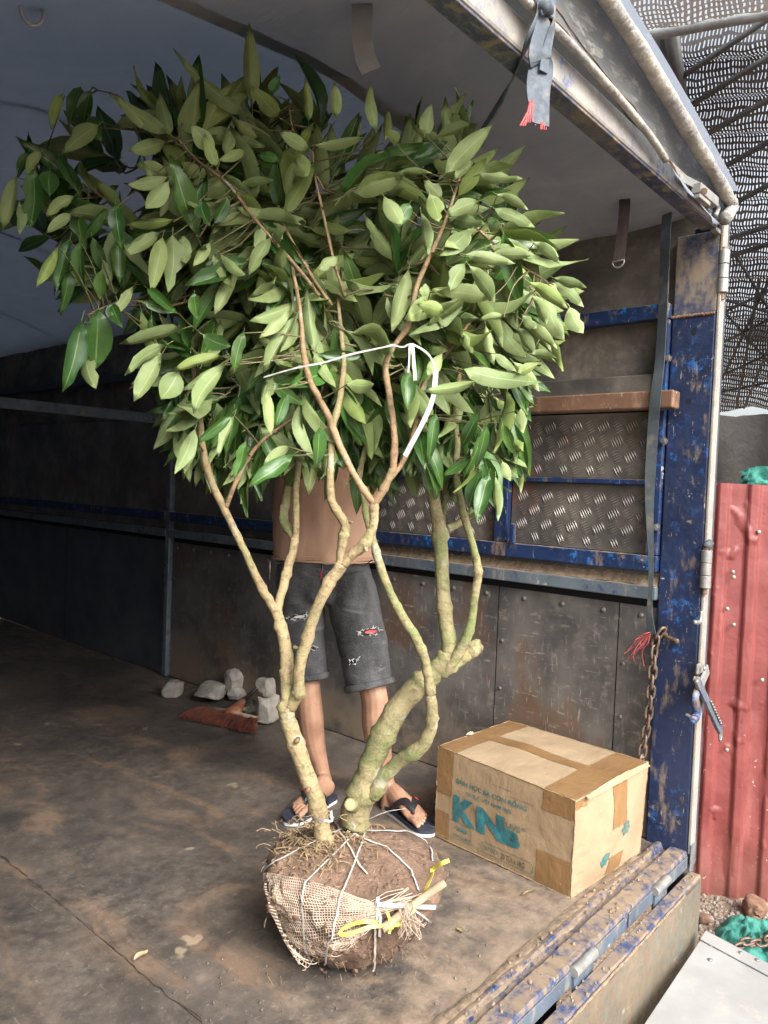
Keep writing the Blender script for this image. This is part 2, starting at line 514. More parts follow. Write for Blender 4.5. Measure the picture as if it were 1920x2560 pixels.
# ---- floor sheets, seams open by 5 mm
def floor_sheet(x0, x1, y0, y1, dz):
    b = MB()
    nu, nv = max(2, int((x1 - x0) / .06)), max(2, int((y1 - y0) / .06))
    def top(u, v):
        x = x0 + (x1 - x0) * u; y = y0 + (y1 - y0) * v
        z = dz + .004 * fbm((x, y, 0), 2.2, 3)
        if u in (0, 1) or v in (0, 1): z -= .003
        return V(x, y, z)
    b.grid(top, nu, nv)
    b.box(x0 + .002, x1 - .002, y0 + .002, y1 - .002, -.03, -.012)
    o = b.obj('floor_plate', M['floor'], truck, smooth=True)
    return o
floor_sheet(XL, -1.671, .10, 2.6, 0)
floor_sheet(XL, -1.671, 2.603, YF, -.001)
floor_sheet(-1.669, -.0005, .10, 3.02, 0)
floor_sheet(-1.669, -.0005, 3.023, YF, -.001)
tbox('sub_floor', M['chassis'], XL - .02, .05, .118, YF + .04, -.06, -.031, bevel=0)
# raised worn strip along the seam
mb = MB()
pts = [(x, y, .0005 + .001 * rng.random()) for x, y in [(-1.67 + .006 * rng.uniform(-1, 1), .14 + i * .025) for i in range(90)]]
mb.tube(pts, [.0011 + .0014 * rng.random() for _ in pts], 6, flat=.6)
mb.obj('weld_seam', M['floor'], truck, smooth=True)

# ---- side wall (x = 0)
def wall_panel(y0, y1, m, rivets=True, z1=.846):
    b = MB()
    def fn(u, v):
        y = y0 + (y1 - y0) * u; z = .002 + (z1 - .002) * v
        e = 0 if (u in (0, 1) or v in (0, 1)) else 1
        return V(.001 + e * .006 * fbm((3, y, z), 2.6, 3), y, z)
    b.grid(fn, max(3, int((y1 - y0) / .07)), 12, flip=True)
    o = b.obj('wall_panel', m, truck, smooth=True)
    if rivets:
        yy = y0 + .06
        while yy < y1 - .02:
            rivet((0.0, yy, z1 - .035), (-1, 0, 0), .011, o); yy += .172
        for z in (.16, .42, .62):
            rivet((0.0, y1 - .022, z), (-1, 0, 0), .009, o)
    return o
_riv = {}
def rivet(p, n, r, parent, m=None, name='rivet'):
    m = m or M['rivet']
    key = (round(r, 4), m.name)
    if key not in _riv:
        b = MB(); rings = [(1, 0), (.8, .35), (.35, .5)]
        b.tube([(0, 0, h * r) for _, h in rings] + [(0, 0, .54 * r)], [q * r for q, _ in rings] + [.05 * r], 8)
        me, _ = b.mesh('rivet', m, True, keep_origin=True)
        _riv[key] = me
    o = bpy.data.objects.new(name, _riv[key])
    place(o, p, parent)
    o.rotation_mode = 'QUATERNION'
    o.rotation_quaternion = Vector(n).to_track_quat('Z', 'Y')
    return o
wall_panel(.152, .294, M['panel'])
wall_panel(.298, .820, M['panel'])
wall_panel(.824, 1.90, M['panel'])
wall_panel(1.904, 3.215, M['panel'])
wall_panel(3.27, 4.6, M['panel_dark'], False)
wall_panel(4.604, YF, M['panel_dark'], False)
tbox('rib_post', M['rail_grey'], -.028, .04, 3.22, 3.262, 0, 2.2)
tbox('backing_board', M['black'], .012, .03, .153, YF, .0, .93, bevel=0)
# rails
tbox('rail', M['rail_grey'], -.030, .010, .152, 3.218, .876, .924)
tbox('rail', M['rail_grey'], -.030, .010, 3.264, YF, .876, .924)
tbox('rail', M['rail'], -.034, .006, .153, 3.217, .977, 1.034)
tbox('rail', M['rail'], -.034, .006, 3.265, YF, .977, 1.034)
tbox('rail', M['rail'], -.022, .006, .205, .780, 1.288, 1.308)
tbox('rail', M['rail'], -.022, .006, .850, 3.216, 1.288, 1.308)
tbox('stile', M['rail'], -.026, .006, .154, .200, 1.036, 1.878)
tbox('stile', M['rail'], -.026, .006, .784, .846, 1.036, 1.552)
tbox('stile', M['rail'], -.026, .006, 1.90, 1.96, 1.036, 1.552)
tbox('latch_tab', M['rail'], -.05, -.028, .735, .755, 1.036, 1.115)
tbox('rail', M['rail'], -.040, .004, .153, 3.217, 1.880, 1.934)
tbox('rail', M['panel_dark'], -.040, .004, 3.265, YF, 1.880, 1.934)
br = tbox('square_bar', M['rust'], -.098, -.030, .100, 2.2, 1.556, 1.618, bevel=.006)
tag(br, 'rusty brown square bar running along the wall')
tbox('edge_board', M['tread'], -.012, .005, .202, 3.2, 1.622, 1.690)
# cross tube to the other side
tbox('cross_tube', M['rail_grey'], XL, -.03, 3.222, 3.258, 1.575, 1.632)
for y in (.30, .62, 1.25, 2.2):
    pass
for (px, py) in ((1672, 897), (1662, 1104), (1643, 1318)):
    p = at(px, py, 0, -.028)
    MB().cyl(p, p + V(-.02, 0, 0), .008, 8).cyl(p + V(-.006, 0, 0), p + V(-.012, 0, 0), .014, 6).obj('bolt', M['steel'], truck, auto=40)

def tread_plate(y0, y1, z0, z1, bars=True, tilt=0.0):
    b = MB()
    b.box(.006, .011, y0, y1, z0, z1)
    o = b.obj('tread_plate', M['tread'], truck)
    if not bars: return
    t = MB()
    pitch = .056
    j = 0
    z = z0 + .026
    while z < z1 - .004:
        i = 0
        y = y0 + .026
        while y < y1 - .012:
            ang = math.radians(62 if (i + j) % 2 == 0 else -28) + rng.uniform(-.03, .03)
            dy, dz = math.cos(ang), math.sin(ang)
            for k in (-2, -1, 0, 1, 2):
                cy_, cz_ = y - dz * k * .0098, z + dy * k * .0098
                L, w, h = .0225 - .0015 * abs(k), .0030, .0034
                if not (z0 + .004 < cz_ - abs(dz) * L and cz_ + abs(dz) * L < z1 - .002 and y0 + .004 < cy_ - abs(dy) * L and cy_ + abs(dy) * L < y1 - .002):
                    continue
                P_ = lambda a, c, x: (x, cy_ + dy * a - dz * c, cz_ + dz * a + dy * c)
                t.add([P_(-L, 0, .0058), P_(0, -w, .0058), P_(L, 0, .0058), P_(0, w, .0058), P_(-L * .6, 0, .006 - h), P_(L * .6, 0, .006 - h)],
                      [(0, 4, 5, 1)[::-1], (1, 5, 2)[::-1], (2, 5, 4, 3)[::-1], (3, 4, 0)[::-1]])
            y += pitch; i += 1
        z += pitch; j += 1
    tag(t.obj('raised_tread', M['treadbar'], o), kind='stuff')
tread_plate(.202, .782, 1.310, 1.555)
tread_plate(.202, .782, 1.036, 1.286)
tread_plate(.848, 1.895, 1.036, 1.286)
tread_plate(.848, 1.895, 1.310, 1.555)
tread_plate(.153, 1.897, .926, .975)
tread_plate(1.96, 3.216, .926, 1.62, False)
tread_plate(3.265, YF, .926, 1.62, False)
# dust lying on the ledge behind the lower rail
mb = MB()
def ledge(u, v):
    y = .154 + 1.75 * u
    return V(-.012 + .017 * v, y, .9245 + .034 * v ** 1.3 + .003 * fbm((y * 6, v, 2), 3, 3))
mb.grid(ledge, 90, 5, flip=True)
tag(mb.obj('dust', M['dirt'], truck, smooth=True), kind='stuff')

# upper tarpaulin curtain of the side wall
mb = MB()
def curtain(u, v):
    y = .10 + (YF - .1) * u; z = 1.60 + .72 * v
    return V(.030 + .012 * fbm((y, z, 5), 1.6, 4) + .035 * max(0, v - .75), y, z)
mb.grid(curtain, 90, 14, flip=True)
mb.obj('tarp_curtain', M['tarp_wall'], truck, smooth=True)
mb = MB()
mb.box(.125, .135, .02, YF + .04, -.08, 2.40)
mb.box(.031, .125, .012, .02, -.08, 2.30)
mb.obj('outer_skin', M['panel_dark'], truck)

# ---- other side wall and front wall
tbox('side_wall', M['tarp_haze'], XL - .05, XL, .05, YF, -.02, 2.36, bevel=0)
tbox('bulkhead', M['tarp_haze'], XL - .05, .13, YF, YF + .05, -.02, 2.6, bevel=0)
tbox('corner_post', M['post'], XL - .03, XL + .012, 0, .15, .0, 2.164)

# ---- corner post
post = MB()
post.box(-.012, .030, .0, .150, -.04, 1.884)
post_o = post.obj('corner_post', M['post'], truck, bevel=.006)
MB().box(-.011, .030, .0, .149, 1.886, 2.168).obj('post_extension', M['post_top'], truck, bevel=.005)
MB().box(-.013, .033, -.012, -.001, .0, 2.19).obj('post_edge', M['edge'], truck, bevel=.003)
MB().box(-.016, .034, -.014, -.012 + .0005, -.045, .035).obj('sill_cap', M['sill_face'], truck)
MB().box(-.022, .028, -.010, .11, -.34, -.072).obj('corner_bracket', M['chassis'], truck)
MB().box(-.0105, .032, -.0105, .11, -.071, -.041).obj('corner_bracket', M['sill_face'], truck)
b = MB()
for i in range(46):
    y = .004 + i * .0032
    b.tube([(-.0135, y, 1.884 + .002 * rng.uniform(-1, 1)), (-.0135, y + .0045, 1.885 + .002 * rng.uniform(-1, 1))], .0052, 6)
b.obj('weld_bead', M['rust'], post_o, smooth=True)
for (px, py) in ((1736, 828), (1722, 1003)):
    p = at(px, py, 0, -.0125)
    bb = MB()
    ring = [p + V(-.0012, math.cos(t) * .0085 * (1 + .25 * math.sin(3 * t)), math.sin(t) * .011) for t in [k * math.pi / 5 for k in range(10)]]
    bb.add(ring, [tuple(range(10))])
    bb.obj('bolt_hole', M['black'], post_o)
p = at(1700, 1600, 0, -.013)
b = MB()
b.tube(smooth_path([(-.013, p.y + .05, p.z + .012), (-.035, p.y + .04, p.z + .008), (-.038, p.y, p.z), (-.030, p.y + .012, p.z - .006), (-.013, p.y + .008, p.z - .004)], 4), .0075, 8)
b.obj('chain_eye', M['chain'], post_o, smooth=True)
for (px, py, r_) in ():
    p = at(px, py, 0, -.013)
    b = MB()
    b.add([p + V(-.0009, r_ * math.cos(t) * (1 + .4 * math.sin(3 * t)), 1.5 * r_ * math.sin(t) * (1 + .3 * math.cos(5 * t))) for t in [k * math.pi / 14 for k in range(28)]], [tuple(range(28))])
    b.obj('weld_scar', M['rust'], post_o, smooth=True)
# gate hinges on the outer edge
for (px, y0, y1, extra) in ((1811, 625, 735, 0), (1767, 1375, 1470, 1)):
    a = at(px, y0, 1, -.012); c = at(px - 3, y1, 1, -.012)
    c = V(a.x, a.y, c.z)
    L = a.z - c.z
    g = MB()
    g.box(.020, a.x, -.016, -.004, c.z + .01, a.z - .004)
    h = g.obj('hinge', M['galv'], truck, bevel=.002)
    for k in range(3):
        z0 = c.z + L * k / 3 + .001; z1 = c.z + L * (k + 1) / 3 - .001
        MB().cyl((a.x, a.y, z0), (a.x, a.y, z1), .0185 if k != 1 else .0178, 16).obj('hinge_barrel', M['galv'], h, auto=40, bevel=.0015)
    b = MB().cyl((a.x, a.y, c.z - .022), (a.x, a.y, c.z), .009, 10)
    MB().cyl((a.x, a.y, a.z), (a.x, a.y, a.z + .008), .014, 10).obj('pin_head', M['rust'], h, auto=40)
    b.obj('hinge_pin', M['rust'], h, auto=40)
    if extra:
        MB().tube([(a.x - .01, a.y, a.z + .008), (a.x + .012, a.y - .01, a.z + .03)], [(.018, .008), (.012, .006)], 8).obj('hinge_cap', M['rubber'], h, smooth=True)
# small bent hook
p = at(1735, 1555, 1, -.012)
MB().tube(smooth_path([p, p + V(.028, -.006, -.004), p + V(.040, -.008, .006), p + V(.043, -.008, .034)], 4), .0075, 10).obj('hook', M['steel'], truck, smooth=True)
# lever latch
p = at(1742, 1672, 1, -.014)
lev = MB().box(p.x - .012, p.x + .045, -.022, -.013, p.z - .018, p.z + .018).obj('latch', M['galv'], truck, bevel=.004)
q0 = at(1742, 1700, 1, -.03); q1 = at(1800, 1826, 1, -.03)
d = (q1 - q0); L = d.length; d.normalize(); s_ = V(d.z, 0, -d.x)
def bar_between(name, a, c, w, th, m, parent):
    d_ = (c - a); t_ = V(d_.z, 0, -d_.x).normalized()
    co = [a - t_ * w / 2, c - t_ * w / 2, c + t_ * w / 2, a + t_ * w / 2]
    bb = MB(); bb.hexa([x + V(0, th / 2, 0) for x in co] + [x - V(0, th / 2, 0) for x in co])
    return bb.obj(name, m, parent, bevel=.002)
bar_between('latch_link', at(1770, 1672, 1, -.024), at(1752, 1712, 1, -.024), .042, .008, M['galv'], lev)
bar_between('latch_arm', q0, q1, .030, .012, M['rail_grey'], lev)
bar_between('latch_arm', q0 + V(.022, .014, .0), q1 + V(.014, .014, .0), .016, .010, M['edge'], lev)
for k in range(9):
    c = q0.lerp(q1, .42 + .055 * k) + V(.016, -.002, 0)
    MB().tube([c + V(-.009, -.008, .004), c + V(.009, -.008, -.004)], .0035, 6).obj('spring_coil', M['steel'], lev, smooth=True)
h0 = at(1738, 1745, 1, -.026); 
MB().tube(smooth_path([at(1748, 1715, 1, -.022), h0, at(1742, 1785, 1, -.026), at(1728, 1805, 1, -.026)], 4), [(.014, .006)] * 12 + [(.010, .006)], 8).obj('latch_handle', M['rail'], lev, smooth=True)
e0 = at(1801, 1838, 1, -.03)
ring = [e0 + V(.011 * math.cos(t), 0, .022 * math.sin(t)) for t in [k * math.pi / 8 for k in range(16)]]
MB().tube(ring, .0042, 6, close=True).obj('latch_eye', M['steel'], lev, smooth=True)
for (px, py) in ((1760, 1671), (1742, 1704)):
    rivet(at(px, py, 1, -.036), (0, -1, 0), .010, lev, M['steel'], 'pivot')

# ---- rear sill: floor lip, groove, ledge, outer face
prof = [(.118, .001), (.104, .010), (.092, .011), (.084, -.010), (.070, -.014), (.062, -.010), (.058, .008), (.004, .010), (.0, .004), (-.001, -.052), (.02, -.07), (.118, -.07)]
def sweep(profile, x0, x1, nx, amp, seed):
    b = MB(); k = len(profile); vs = []
    for i in range(nx + 1):
        x = x0 + (x1 - x0) * i / nx
        for j, (y, z) in enumerate(profile):
            q = fbm((x * 3, j * 1.7, seed), 3, 3) * amp
            vs.append((x, y + q * .6, z + q * (1 if z > -.03 else .2)))
    fs = []
    for i in range(nx):
        for j in range(k):
            fs.append((i * k + j, i * k + (j + 1) % k, (i + 1) * k + (j + 1) % k, (i + 1) * k + j))
    fs.append(tuple(reversed(range(k)))); fs.append(tuple(nx * k + j for j in range(k)))
    b.add(vs, [tuple(reversed(f)) for f in fs])
    return b
sill = sweep(prof, XL - .03, -.013, 120, .0028, 3).obj('sill', M['sill'], truck, auto=35)
for (u0, u1) in ((-.52, -.02), (-1.22, -.545), (-2.3, -1.25)):
    MB().box(u0, u1, -.006, -.0012, -.046, -.004).obj('sill_strip', M['sill_face'], sill, bevel=.002)
# dirt heaped along the lip
mb = MB()
def ridge(u, v):
    x = XL + (2.29) * u
    w = math.sin(math.pi * v)
    hgt = .006 * w * (.6 + .8 * abs(fbm((x * 7, v * 2, 1), 1.3, 4)))
    return V(x, .135 - .052 * v + .010 * fbm((x * 5, v, 9), 1, 3), .003 + hgt)
mb.grid(ridge, 220, 7, flip=False)
tag(mb.obj('dirt', M['dirt'], truck, smooth=True), kind='stuff')
# clods and crumbs of dry soil caught along the sill
mb = MB()
for k in range(260):
    x = -2.2 + 2.15 * rng.random(); y = rng.choice([.03 + .02 * rng.gauss(0, 1), .10 + .02 * rng.gauss(0, 1), -.035 + .01 * rng.gauss(0, 1)])
    z = .010 if y > 0 else -.044
    r_ = .0015 + .0045 * rng.random() ** 2
    mb.tube([(x, y, z - .001), (x + r_ * .4, y, z + r_ * .7), (x, y, z + r_ * 1.1)], [r_, r_ * .9, r_ * .25], 5)
tag(mb.obj('soil_crumb', M['dirt'], truck), kind='stuff')

# ---- lowered tailgate
gate_prof = [(-.015, -.052), (-.020, -.046), (-.052, -.045), (-.057, -.050), (-.057, -.52), (-.015, -.52)]
gate = sweep(gate_prof, XL, -.036, 100, .0022, 8).obj('tailgate', M['sill'], truck, auto=35)
MB().grid(lambda u, v: V(XL + .004 + (-.04 - XL - .004) * u, -.0602 + .002 * fbm((u * 9, v * 3, 2), 1.5, 3), -.515 + .455 * v), 60, 10).obj('tailgate_face', M['gate_face'], gate, smooth=True)
mb = MB()
pts = [(XL + .01 + (2.25) * i / 130, -.0605, -.052 + .004 * fbm((i * .35, 0, 4), 1, 3)) for i in range(131)]
mb.tube(pts, [.0035 + .0025 * rng.random() for _ in pts], 6)
mb.obj('gate_lip', M['dirt'], gate, smooth=True)
for (px, py, px2, py2) in ((1633, 2222, 1678, 2194), (1436, 2425, 1492, 2376), (1180, 2700, 1240, 2640)):
    a = at(px, py, 1, -.010); c = at(px2, py2, 1, -.010)
    z = -.012 if True else 0
    a = at(px, py, 2, .004); c = at(px2, py2, 2, .004)
    ym = -.012
    x0, x1 = a.x, c.x
    hg = MB().cyl((x0, ym, -.004), (x1, ym, -.004), .0145, 16).obj('hinge', M['galv'], truck, auto=40, bevel=.0015)
    MB().cyl((x1, ym, -.004), (x1 + .012, ym, -.004), .007, 10).obj('hinge_pin', M['steel'], hg, auto=40)
    MB().box(x0 + .004, x1 - .004, -.013, -.007, -.062, -.016).obj('hinge_leaf', M['sill_face'], hg)

# ---- roof bar, arched bows and tarpaulin
bar = MB().box(XL - .03, -.125, 0, .055, 2.165, 2.240)
bar.hexa([V(-.125, 0, 2.165), V(-.012, 0, 2.165), V(-.012, .055, 2.165), V(-.125, .055, 2.165), V(-.125, 0, 2.240), V(-.075, 0, 2.240), V(-.075, .055, 2.240), V(-.125, .055, 2.240)])
bar_o = MB().box(XL - .03, -.035, .0, .040, 2.167, 2.240).obj('roof_bar', M['bar'], truck, bevel=.008)
MB().box(XL - .02, -.05, .004, .052, 2.160, 2.1665).obj('bar_lining', M['post_top'], bar_o, bevel=.002)
# toggle latch at the end of the bar
lt = at(1755, 470, 1, -.012)
lat = MB().box(-.215, -.075, -.010, -.002, 2.245, 2.253).obj('toggle_latch', M['galv'], bar_o, bevel=.002)
bar_between('latch_plate', at(1700, 442, 1, -.016), at(1772, 478, 1, -.016), .026, .004, M['galv'], lat)
bar_between('latch_plate', at(1740, 470, 1, -.026), at(1785, 508, 1, -.026), .030, .030, M['galv'], lat)
bar_between('latch_plate', at(1742, 490, 1, -.045), at(1768, 512, 1, -.045), .012, .020, M['galv'], lat)
MB().cyl(at(1760, 478, 1, -.05), at(1760, 478, 1, -.01), .010, 10).obj('latch_pin', M['rust'], lat, auto=40)
MB().tube(smooth_path([at(1785, 500, 1, -.02), at(1795, 520, 1, -.02), at(1788, 540, 1, -.02)], 4), .008, 8).obj('latch_hook', M['galv'], lat, smooth=True)
a = at(1772, 545, 1, .0)
MB().box(-.06, -.006, -.001, .02, 2.150, 2.164).obj('bar_bracket', M['galv'], bar_o, bevel=.003)

def arch(x):
    t = abs((x + 1.13) / 1.17)
    return 2.492 - .185 * min(t, 1.2) ** 1.4
for yb in (.10, 1.65, 3.24, 4.8):
    pts = [(XL - .01 + (.05 - XL) * i / 24, yb, arch(XL + (.05 - XL) * i / 24) - (.045 if yb < 1 else .004)) for i in range(25)]
    MB().tube(pts, .016 if yb < 1 else .010, 8).obj('roof_bow', M['rail_grey'], truck, smooth=True)
YS = at(720, 90, 2, 2.43).y
def ceil_fn(y0, y1, dz, amp, sag):
    def fn(u, v):
        x = XL - .06 + (.13 - XL + .06) * u; y = y0 + (y1 - y0) * v
        z = arch(x) - .02 + dz + amp * fbm((x * 1.2, y * .9, dz * 50), 1.5, 4) - sag * math.sin(math.pi * min(1, max(0, (y - .1) / 1.55))) * math.sin(math.pi * u)
        e = max(0, (x + .22) / .22)
        z -= .05 * min(1, e) ** 2
        return V(x, y, z)
    return fn
mb = MB(); mb.grid(ceil_fn(.02, YS + .05, .0, .022, .05), 70, 30, flip=True)
mb.obj('tarp_roof', M['tarp_in'], truck, smooth=True)
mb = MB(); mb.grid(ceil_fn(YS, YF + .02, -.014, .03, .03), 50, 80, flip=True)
mb.obj('tarp_roof', M['tarp_haze'], truck, smooth=True)
mb = MB(); mb.grid(lambda u, v: V(XL - .08 + (.06 - XL + .08) * u, -.03 + (YF + .1) * v, arch(XL - .08 + (.06 - XL + .08) * u) + .012), 40, 20)
mb.obj('tarp_cover', M['tarp_out'], truck, smooth=True)
# end flap of the cover: hangs from the last bow, lower hem folded up
hem_px = [(1380, -200), (1450, -105), (1520, 0), (1580, 92), (1640, 190), (1692, 278), (1740, 360), (1775, 415), (1800, 460), (1820, 495), (1829, 512), (1824, 530), (1812, 548)]
hem = [at(x, y, 1, -.045) for x, y in hem_px]
left = []
for i in range(14):
    x = XL - .05 + (hem[0].x - XL) * i / 14
    left.append(V(x, -.045, arch(x) + .012 - (arch(hem[0].x) + .012 - hem[0].z)))
hem = left + hem
hp = smooth_path([tuple(p) for p in hem], 3)
mb = MB(); mb.tube(hp, [.021 + .004 * fbm((i * .37, 0, 0), 1, 2) for i in range(len(hp))], 10)
mb.obj('tarp_hem', M['hem'], truck, smooth=True)
low_px = [(1240, -110), (1290, -35), (1330, 20), (1400, 85), (1480, 170), (1560, 260), (1625, 340), (1665, 400), (1720, 470), (1770, 530), (1800, 560)]
low = [at(x, y, 1, -.03) for x, y in low_px]
low = [V(XL + (low[0].x - XL) * i / 6, -.03, low[0].z + .0) for i in range(6)] + low
def along(pts, t):
    k = t * (len(pts) - 1); i = min(int(k), len(pts) - 2)
    return Vector(pts[i]).lerp(Vector(pts[i + 1]), k - i)
mb = MB()
def flap(u, v):
    a = along(low, u); b_ = along(hp, u)
    p = a.lerp(b_, v)
    w = math.sin(math.pi * v)
    return p + V(0, .030 * w + .014 * fbm((p.x * 4, p.z * 3, 3), 1.5, 4) * w + .02 * v, 0)
mb.grid(flap, 90, 12)
fl = mb.obj('tarp_end_flap', M['tarp_out'], truck, smooth=True)
lp = smooth_path([tuple(p) for p in low[:-3]], 3)
MB().tube(lp, .010, 8).obj('flap_hem', M['hem'], fl, smooth=True)
for v0 in (.16, .38):
    pts = [flap(.38 + .5 * i / 40, v0) + V(0, -.003, 0) for i in range(41)]
    MB().tube(pts, .0018, 5).obj('seam_stitch', M['rust'], fl, smooth=True)

# ---- chassis and wheels under the bed
for x in (-1.55, -.75):
    tbox('chassis_rail', M['chassis'], x - .04, x + .04, .12, YF, -.30, -.10)
for y in (.5, 1.5, 2.5, 3.5, 4.5, 5.5):
    tbox('cross_member', M['chassis'], XL, .03, y - .03, y + .03, -.10, -.031)
tbox('bumper_beam', M['chassis'], XL, .02, .10, .16, -.20, -.075)
for y in (1.6, 5.4):
    ax = MB().cyl((-2.05, y, GZ + .38), (-.25, y, GZ + .38), .05, 12).obj('axle', M['chassis'], truck, smooth=True)
    MB().box(-1.59, -1.51, y - .3, y + .3, GZ + .42, -.29).box(-.79, -.71, y - .3, y + .3, GZ + .42, -.29).obj('spring', M['chassis'], truck)
    for x in (-2.15, -.15):
        w = MB(); w.tube([(x - .11, y, GZ + .38), (x - .10, y, GZ + .38), (x + .10, y, GZ + .38), (x + .11, y, GZ + .38)], [.30, .38, .38, .30], 28)
        wo = w.obj('wheel', M['chassis'], truck, auto=35)
        MB().cyl((x - .115, y, GZ + .38), (x + .115, y, GZ + .38), .20, 20).obj('rim', M['galv'], wo, auto=35)

# ================================================================== STRAPS AND CHAIN HANGING IN THE TRUCK
def strap_px(name, pts, axisval, w, m, parent=None, nrm=(0, -1, 0), axis=1):
    P_ = [at(x, y, axis, v) for (x, y, v) in pts]
    sm = smooth_path([tuple(p) for p in P_], 5)
    return MB().ribbon(sm, nrm, w, .003)
st = thing('webbing_strap', at(1350, 320, 1, -.05), 'pair of loose grey webbing straps knotted over the roof bar', 'strap')
def band(pts, w, m, parent, name='band', nrm=None):
    sm = smooth_path([tuple(p) for p in pts], 5)
    n_ = nrm or [(math.sin(i * .35) * .5, -1, .2 * math.cos(i * .3)) for i in range(len(sm))]
    return MB().ribbon(sm, n_, w, .004).obj(name, m, parent, auto=30)
band([at(1362, -30, 1, -.03), at(1366, 45, 1, -.05), at(1350, 130, 1, -.055), at(1352, 170, 1, -.052), at(1345, 230, 1, -.055), at(1350, 312, 1, -.06)], .052, M['strap'], st, 'hanging_band', nrm=[(-.55 + .35 * math.sin(i * .3), -1, .1) for i in range(26)])
band([at(1378, 40, 1, -.055), at(1385, 60, 1, -.06), at(1368, 110, 1, -.06), at(1358, 180, 1, -.06)], .020, M['strap'], st, 'hanging_band')
band([at(1345, -30, 1, -.04), at(1345, 40, 1, -.045), at(1320, 110, 1, -.03), at(1285, 190, 1, .05), at(1245, 265, 1, .12), at(1190, 350, 1, .2)], .026, M['strap'], st, 'slack_band')
MB().tube(smooth_path([tuple(at(1352, 8, 1, -.05)), tuple(at(1368, 18, 1, -.068)), tuple(at(1380, 32, 1, -.05))], 4), [.007, .010, .012, .010, .013, .010, .011, .008, .006], 10, flat=.6).obj('knot', M['strap'], st, smooth=True)
b = MB()
for k in range(7):
    a = at(1328 + rng.uniform(-3, 5), 255 + rng.uniform(-4, 4), 1, -.052); c = at(1300 + 9 * k * .7, 312 + rng.uniform(-6, 3), 1, -.056)
    b.tube([a, a.lerp(c, .5) + V(.004 * rng.uniform(-1, 1), 0, 0), c], .0016, 4)
for k in range(4):
    a = at(1352 + 4 * k, 306, 1, -.063); b.tube([a, a + V(.003 * rng.uniform(-1, 1), 0, -.014)], .0016, 4)
b.obj('frayed_end', M['redfib'], st)

rb = thing('rubber_band', at(1632, 1570, 0, -.05), 'long black rubber strap hanging down beside the blue corner post', 'strap')
pts = [at(x, y, 0, v) for x, y, v in ((1668, 535, -.02), (1664, 600, -.05), (1658, 760, -.062), (1650, 900, -.075), (1640, 985, -.112), (1632, 1080, -.09), (1624, 1250, -.07), (1628, 1420, -.06), (1624, 1530, -.055), (1628, 1585, -.05))]
sm = smooth_path([tuple(p) for p in pts], 6)
ws = [.036 if i < len(sm) * .62 else max(.016, .036 - .02 * abs(math.sin((i / len(sm) - .62) * 9))) for i in range(len(sm))]
MB().ribbon(sm, [(-1, .25 * math.sin(i * .13), 0) for i in range(len(sm))], ws, .004).obj('band', M['rubber'], rb, auto=30)
b = MB()
e = pts[-1]
for k in range(11):
    t = rng.random()
    c = at(1555 + 60 * rng.random() ** 1.6 + 8 * t, 1575 + 80 * rng.random(), 0, -.05)
    b.tube(smooth_path([tuple(e + V(0, .006 * rng.uniform(-1, 1), .01 * rng.random())), tuple(e.lerp(c, .35) + V(rng.uniform(-.01, .01), rng.gauss(0, .006), .014 * rng.random())), tuple(e.lerp(c, .7) + V(rng.uniform(-.01, .01), rng.gauss(0, .008), rng.gauss(0, .008))), tuple(c + V(0, rng.gauss(0, .01), -.02 * rng.random()))], 4), .0012, 4)
b.obj('frayed_end', M['redfib'], rb)

dr = thing('ring_strap', at(1545, 660, 0, -.10), 'short brown strap ending in a metal D-ring under the roof edge', 'strap')
band([at(1556, 470, 0, -.10), at(1562, 500, 0, -.12), at(1558, 560, 0, -.12), at(1552, 610, 0, -.12), at(1547, 648, 0, -.12)], .038, M['brownstrap'], dr, 'band', nrm=(-1, -.2, 0))
c0 = at(1546, 652, 0, -.121)
ring = [c0 + V(0, .0225 * math.cos(t), -.024 * math.sin(t)) for t in [math.pi * k / 10 for k in range(11)]]
MB().tube(ring + [], .0028, 6, close=True).obj('ring', M['ring'], dr, smooth=True)

r2 = thing('ring_strap', dp(80, 40, 1.72), 'metal ring on a strap end dangling from the dark roof', 'strap')
c0 = dp(80, 30, 1.72)
ring = [c0 + RT * (.020 * math.cos(t)) + UP * (.030 * math.sin(t)) + FW * .012 * math.cos(t) for t in [2 * math.pi * k / 20 for k in range(20)]]
MB().tube(ring, .0038, 8, close=True).obj('ring', M['ring'], r2, smooth=True)
MB().ribbon([dp(96, -90, 1.74), dp(92, -60, 1.73), dp(88, -10, 1.72), dp(84, 10, 1.715)], tuple(-FW), .028, .004).obj('band', M['brownstrap'], r2)

r3 = thing('roof_strip', at(905, 40, 2, 2.38), 'grey torn strip dangling from the brown tarpaulin roof', 'strap')
band([at(905, 5, 2, 2.44), at(906, 30, 2, 2.40), at(905, 80, 2, 2.35), at(912, 140, 2, 2.30), at(928, 178, 2, 2.26)], .05, M['tarp_in'], r3, 'band', nrm=tuple(-FW))

# chain
ch = thing('steel_chain', at(1596, 1900, 0, -.03), 'rusty steel chain hanging from an eye on the blue corner post', 'chain')
cp = [at(x, y, 0, v) for x, y, v in ((1652, 1583, -.036), (1640, 1600, -.04), (1634, 1650, -.042), (1628, 1720, -.042), (1620, 1800, -.042), (1606, 1880, -.042), (1602, 1960, -.04), (1599, 2050, -.038))]
cps = smooth_path([tuple(p) for p in cp], 30)
acc, nxt, k = 0.0, 0.0, 0
def link_mesh():
    b = MB()
    L, W = .0165, .0125
    ring = []
    for i in range(16):
        t = 2 * math.pi * i / 16
        ring.append(V(W * math.cos(t), 0, W * math.sin(t) + (L - W + .008) * (1 if math.sin(t) > 0 else -1) * (abs(math.sin(t)) > .01)))
    b.tube(ring, .0052, 8, close=True)
    return b.mesh('chain_link', M['chain'], True, keep_origin=True)[0]
lm_ = link_mesh()
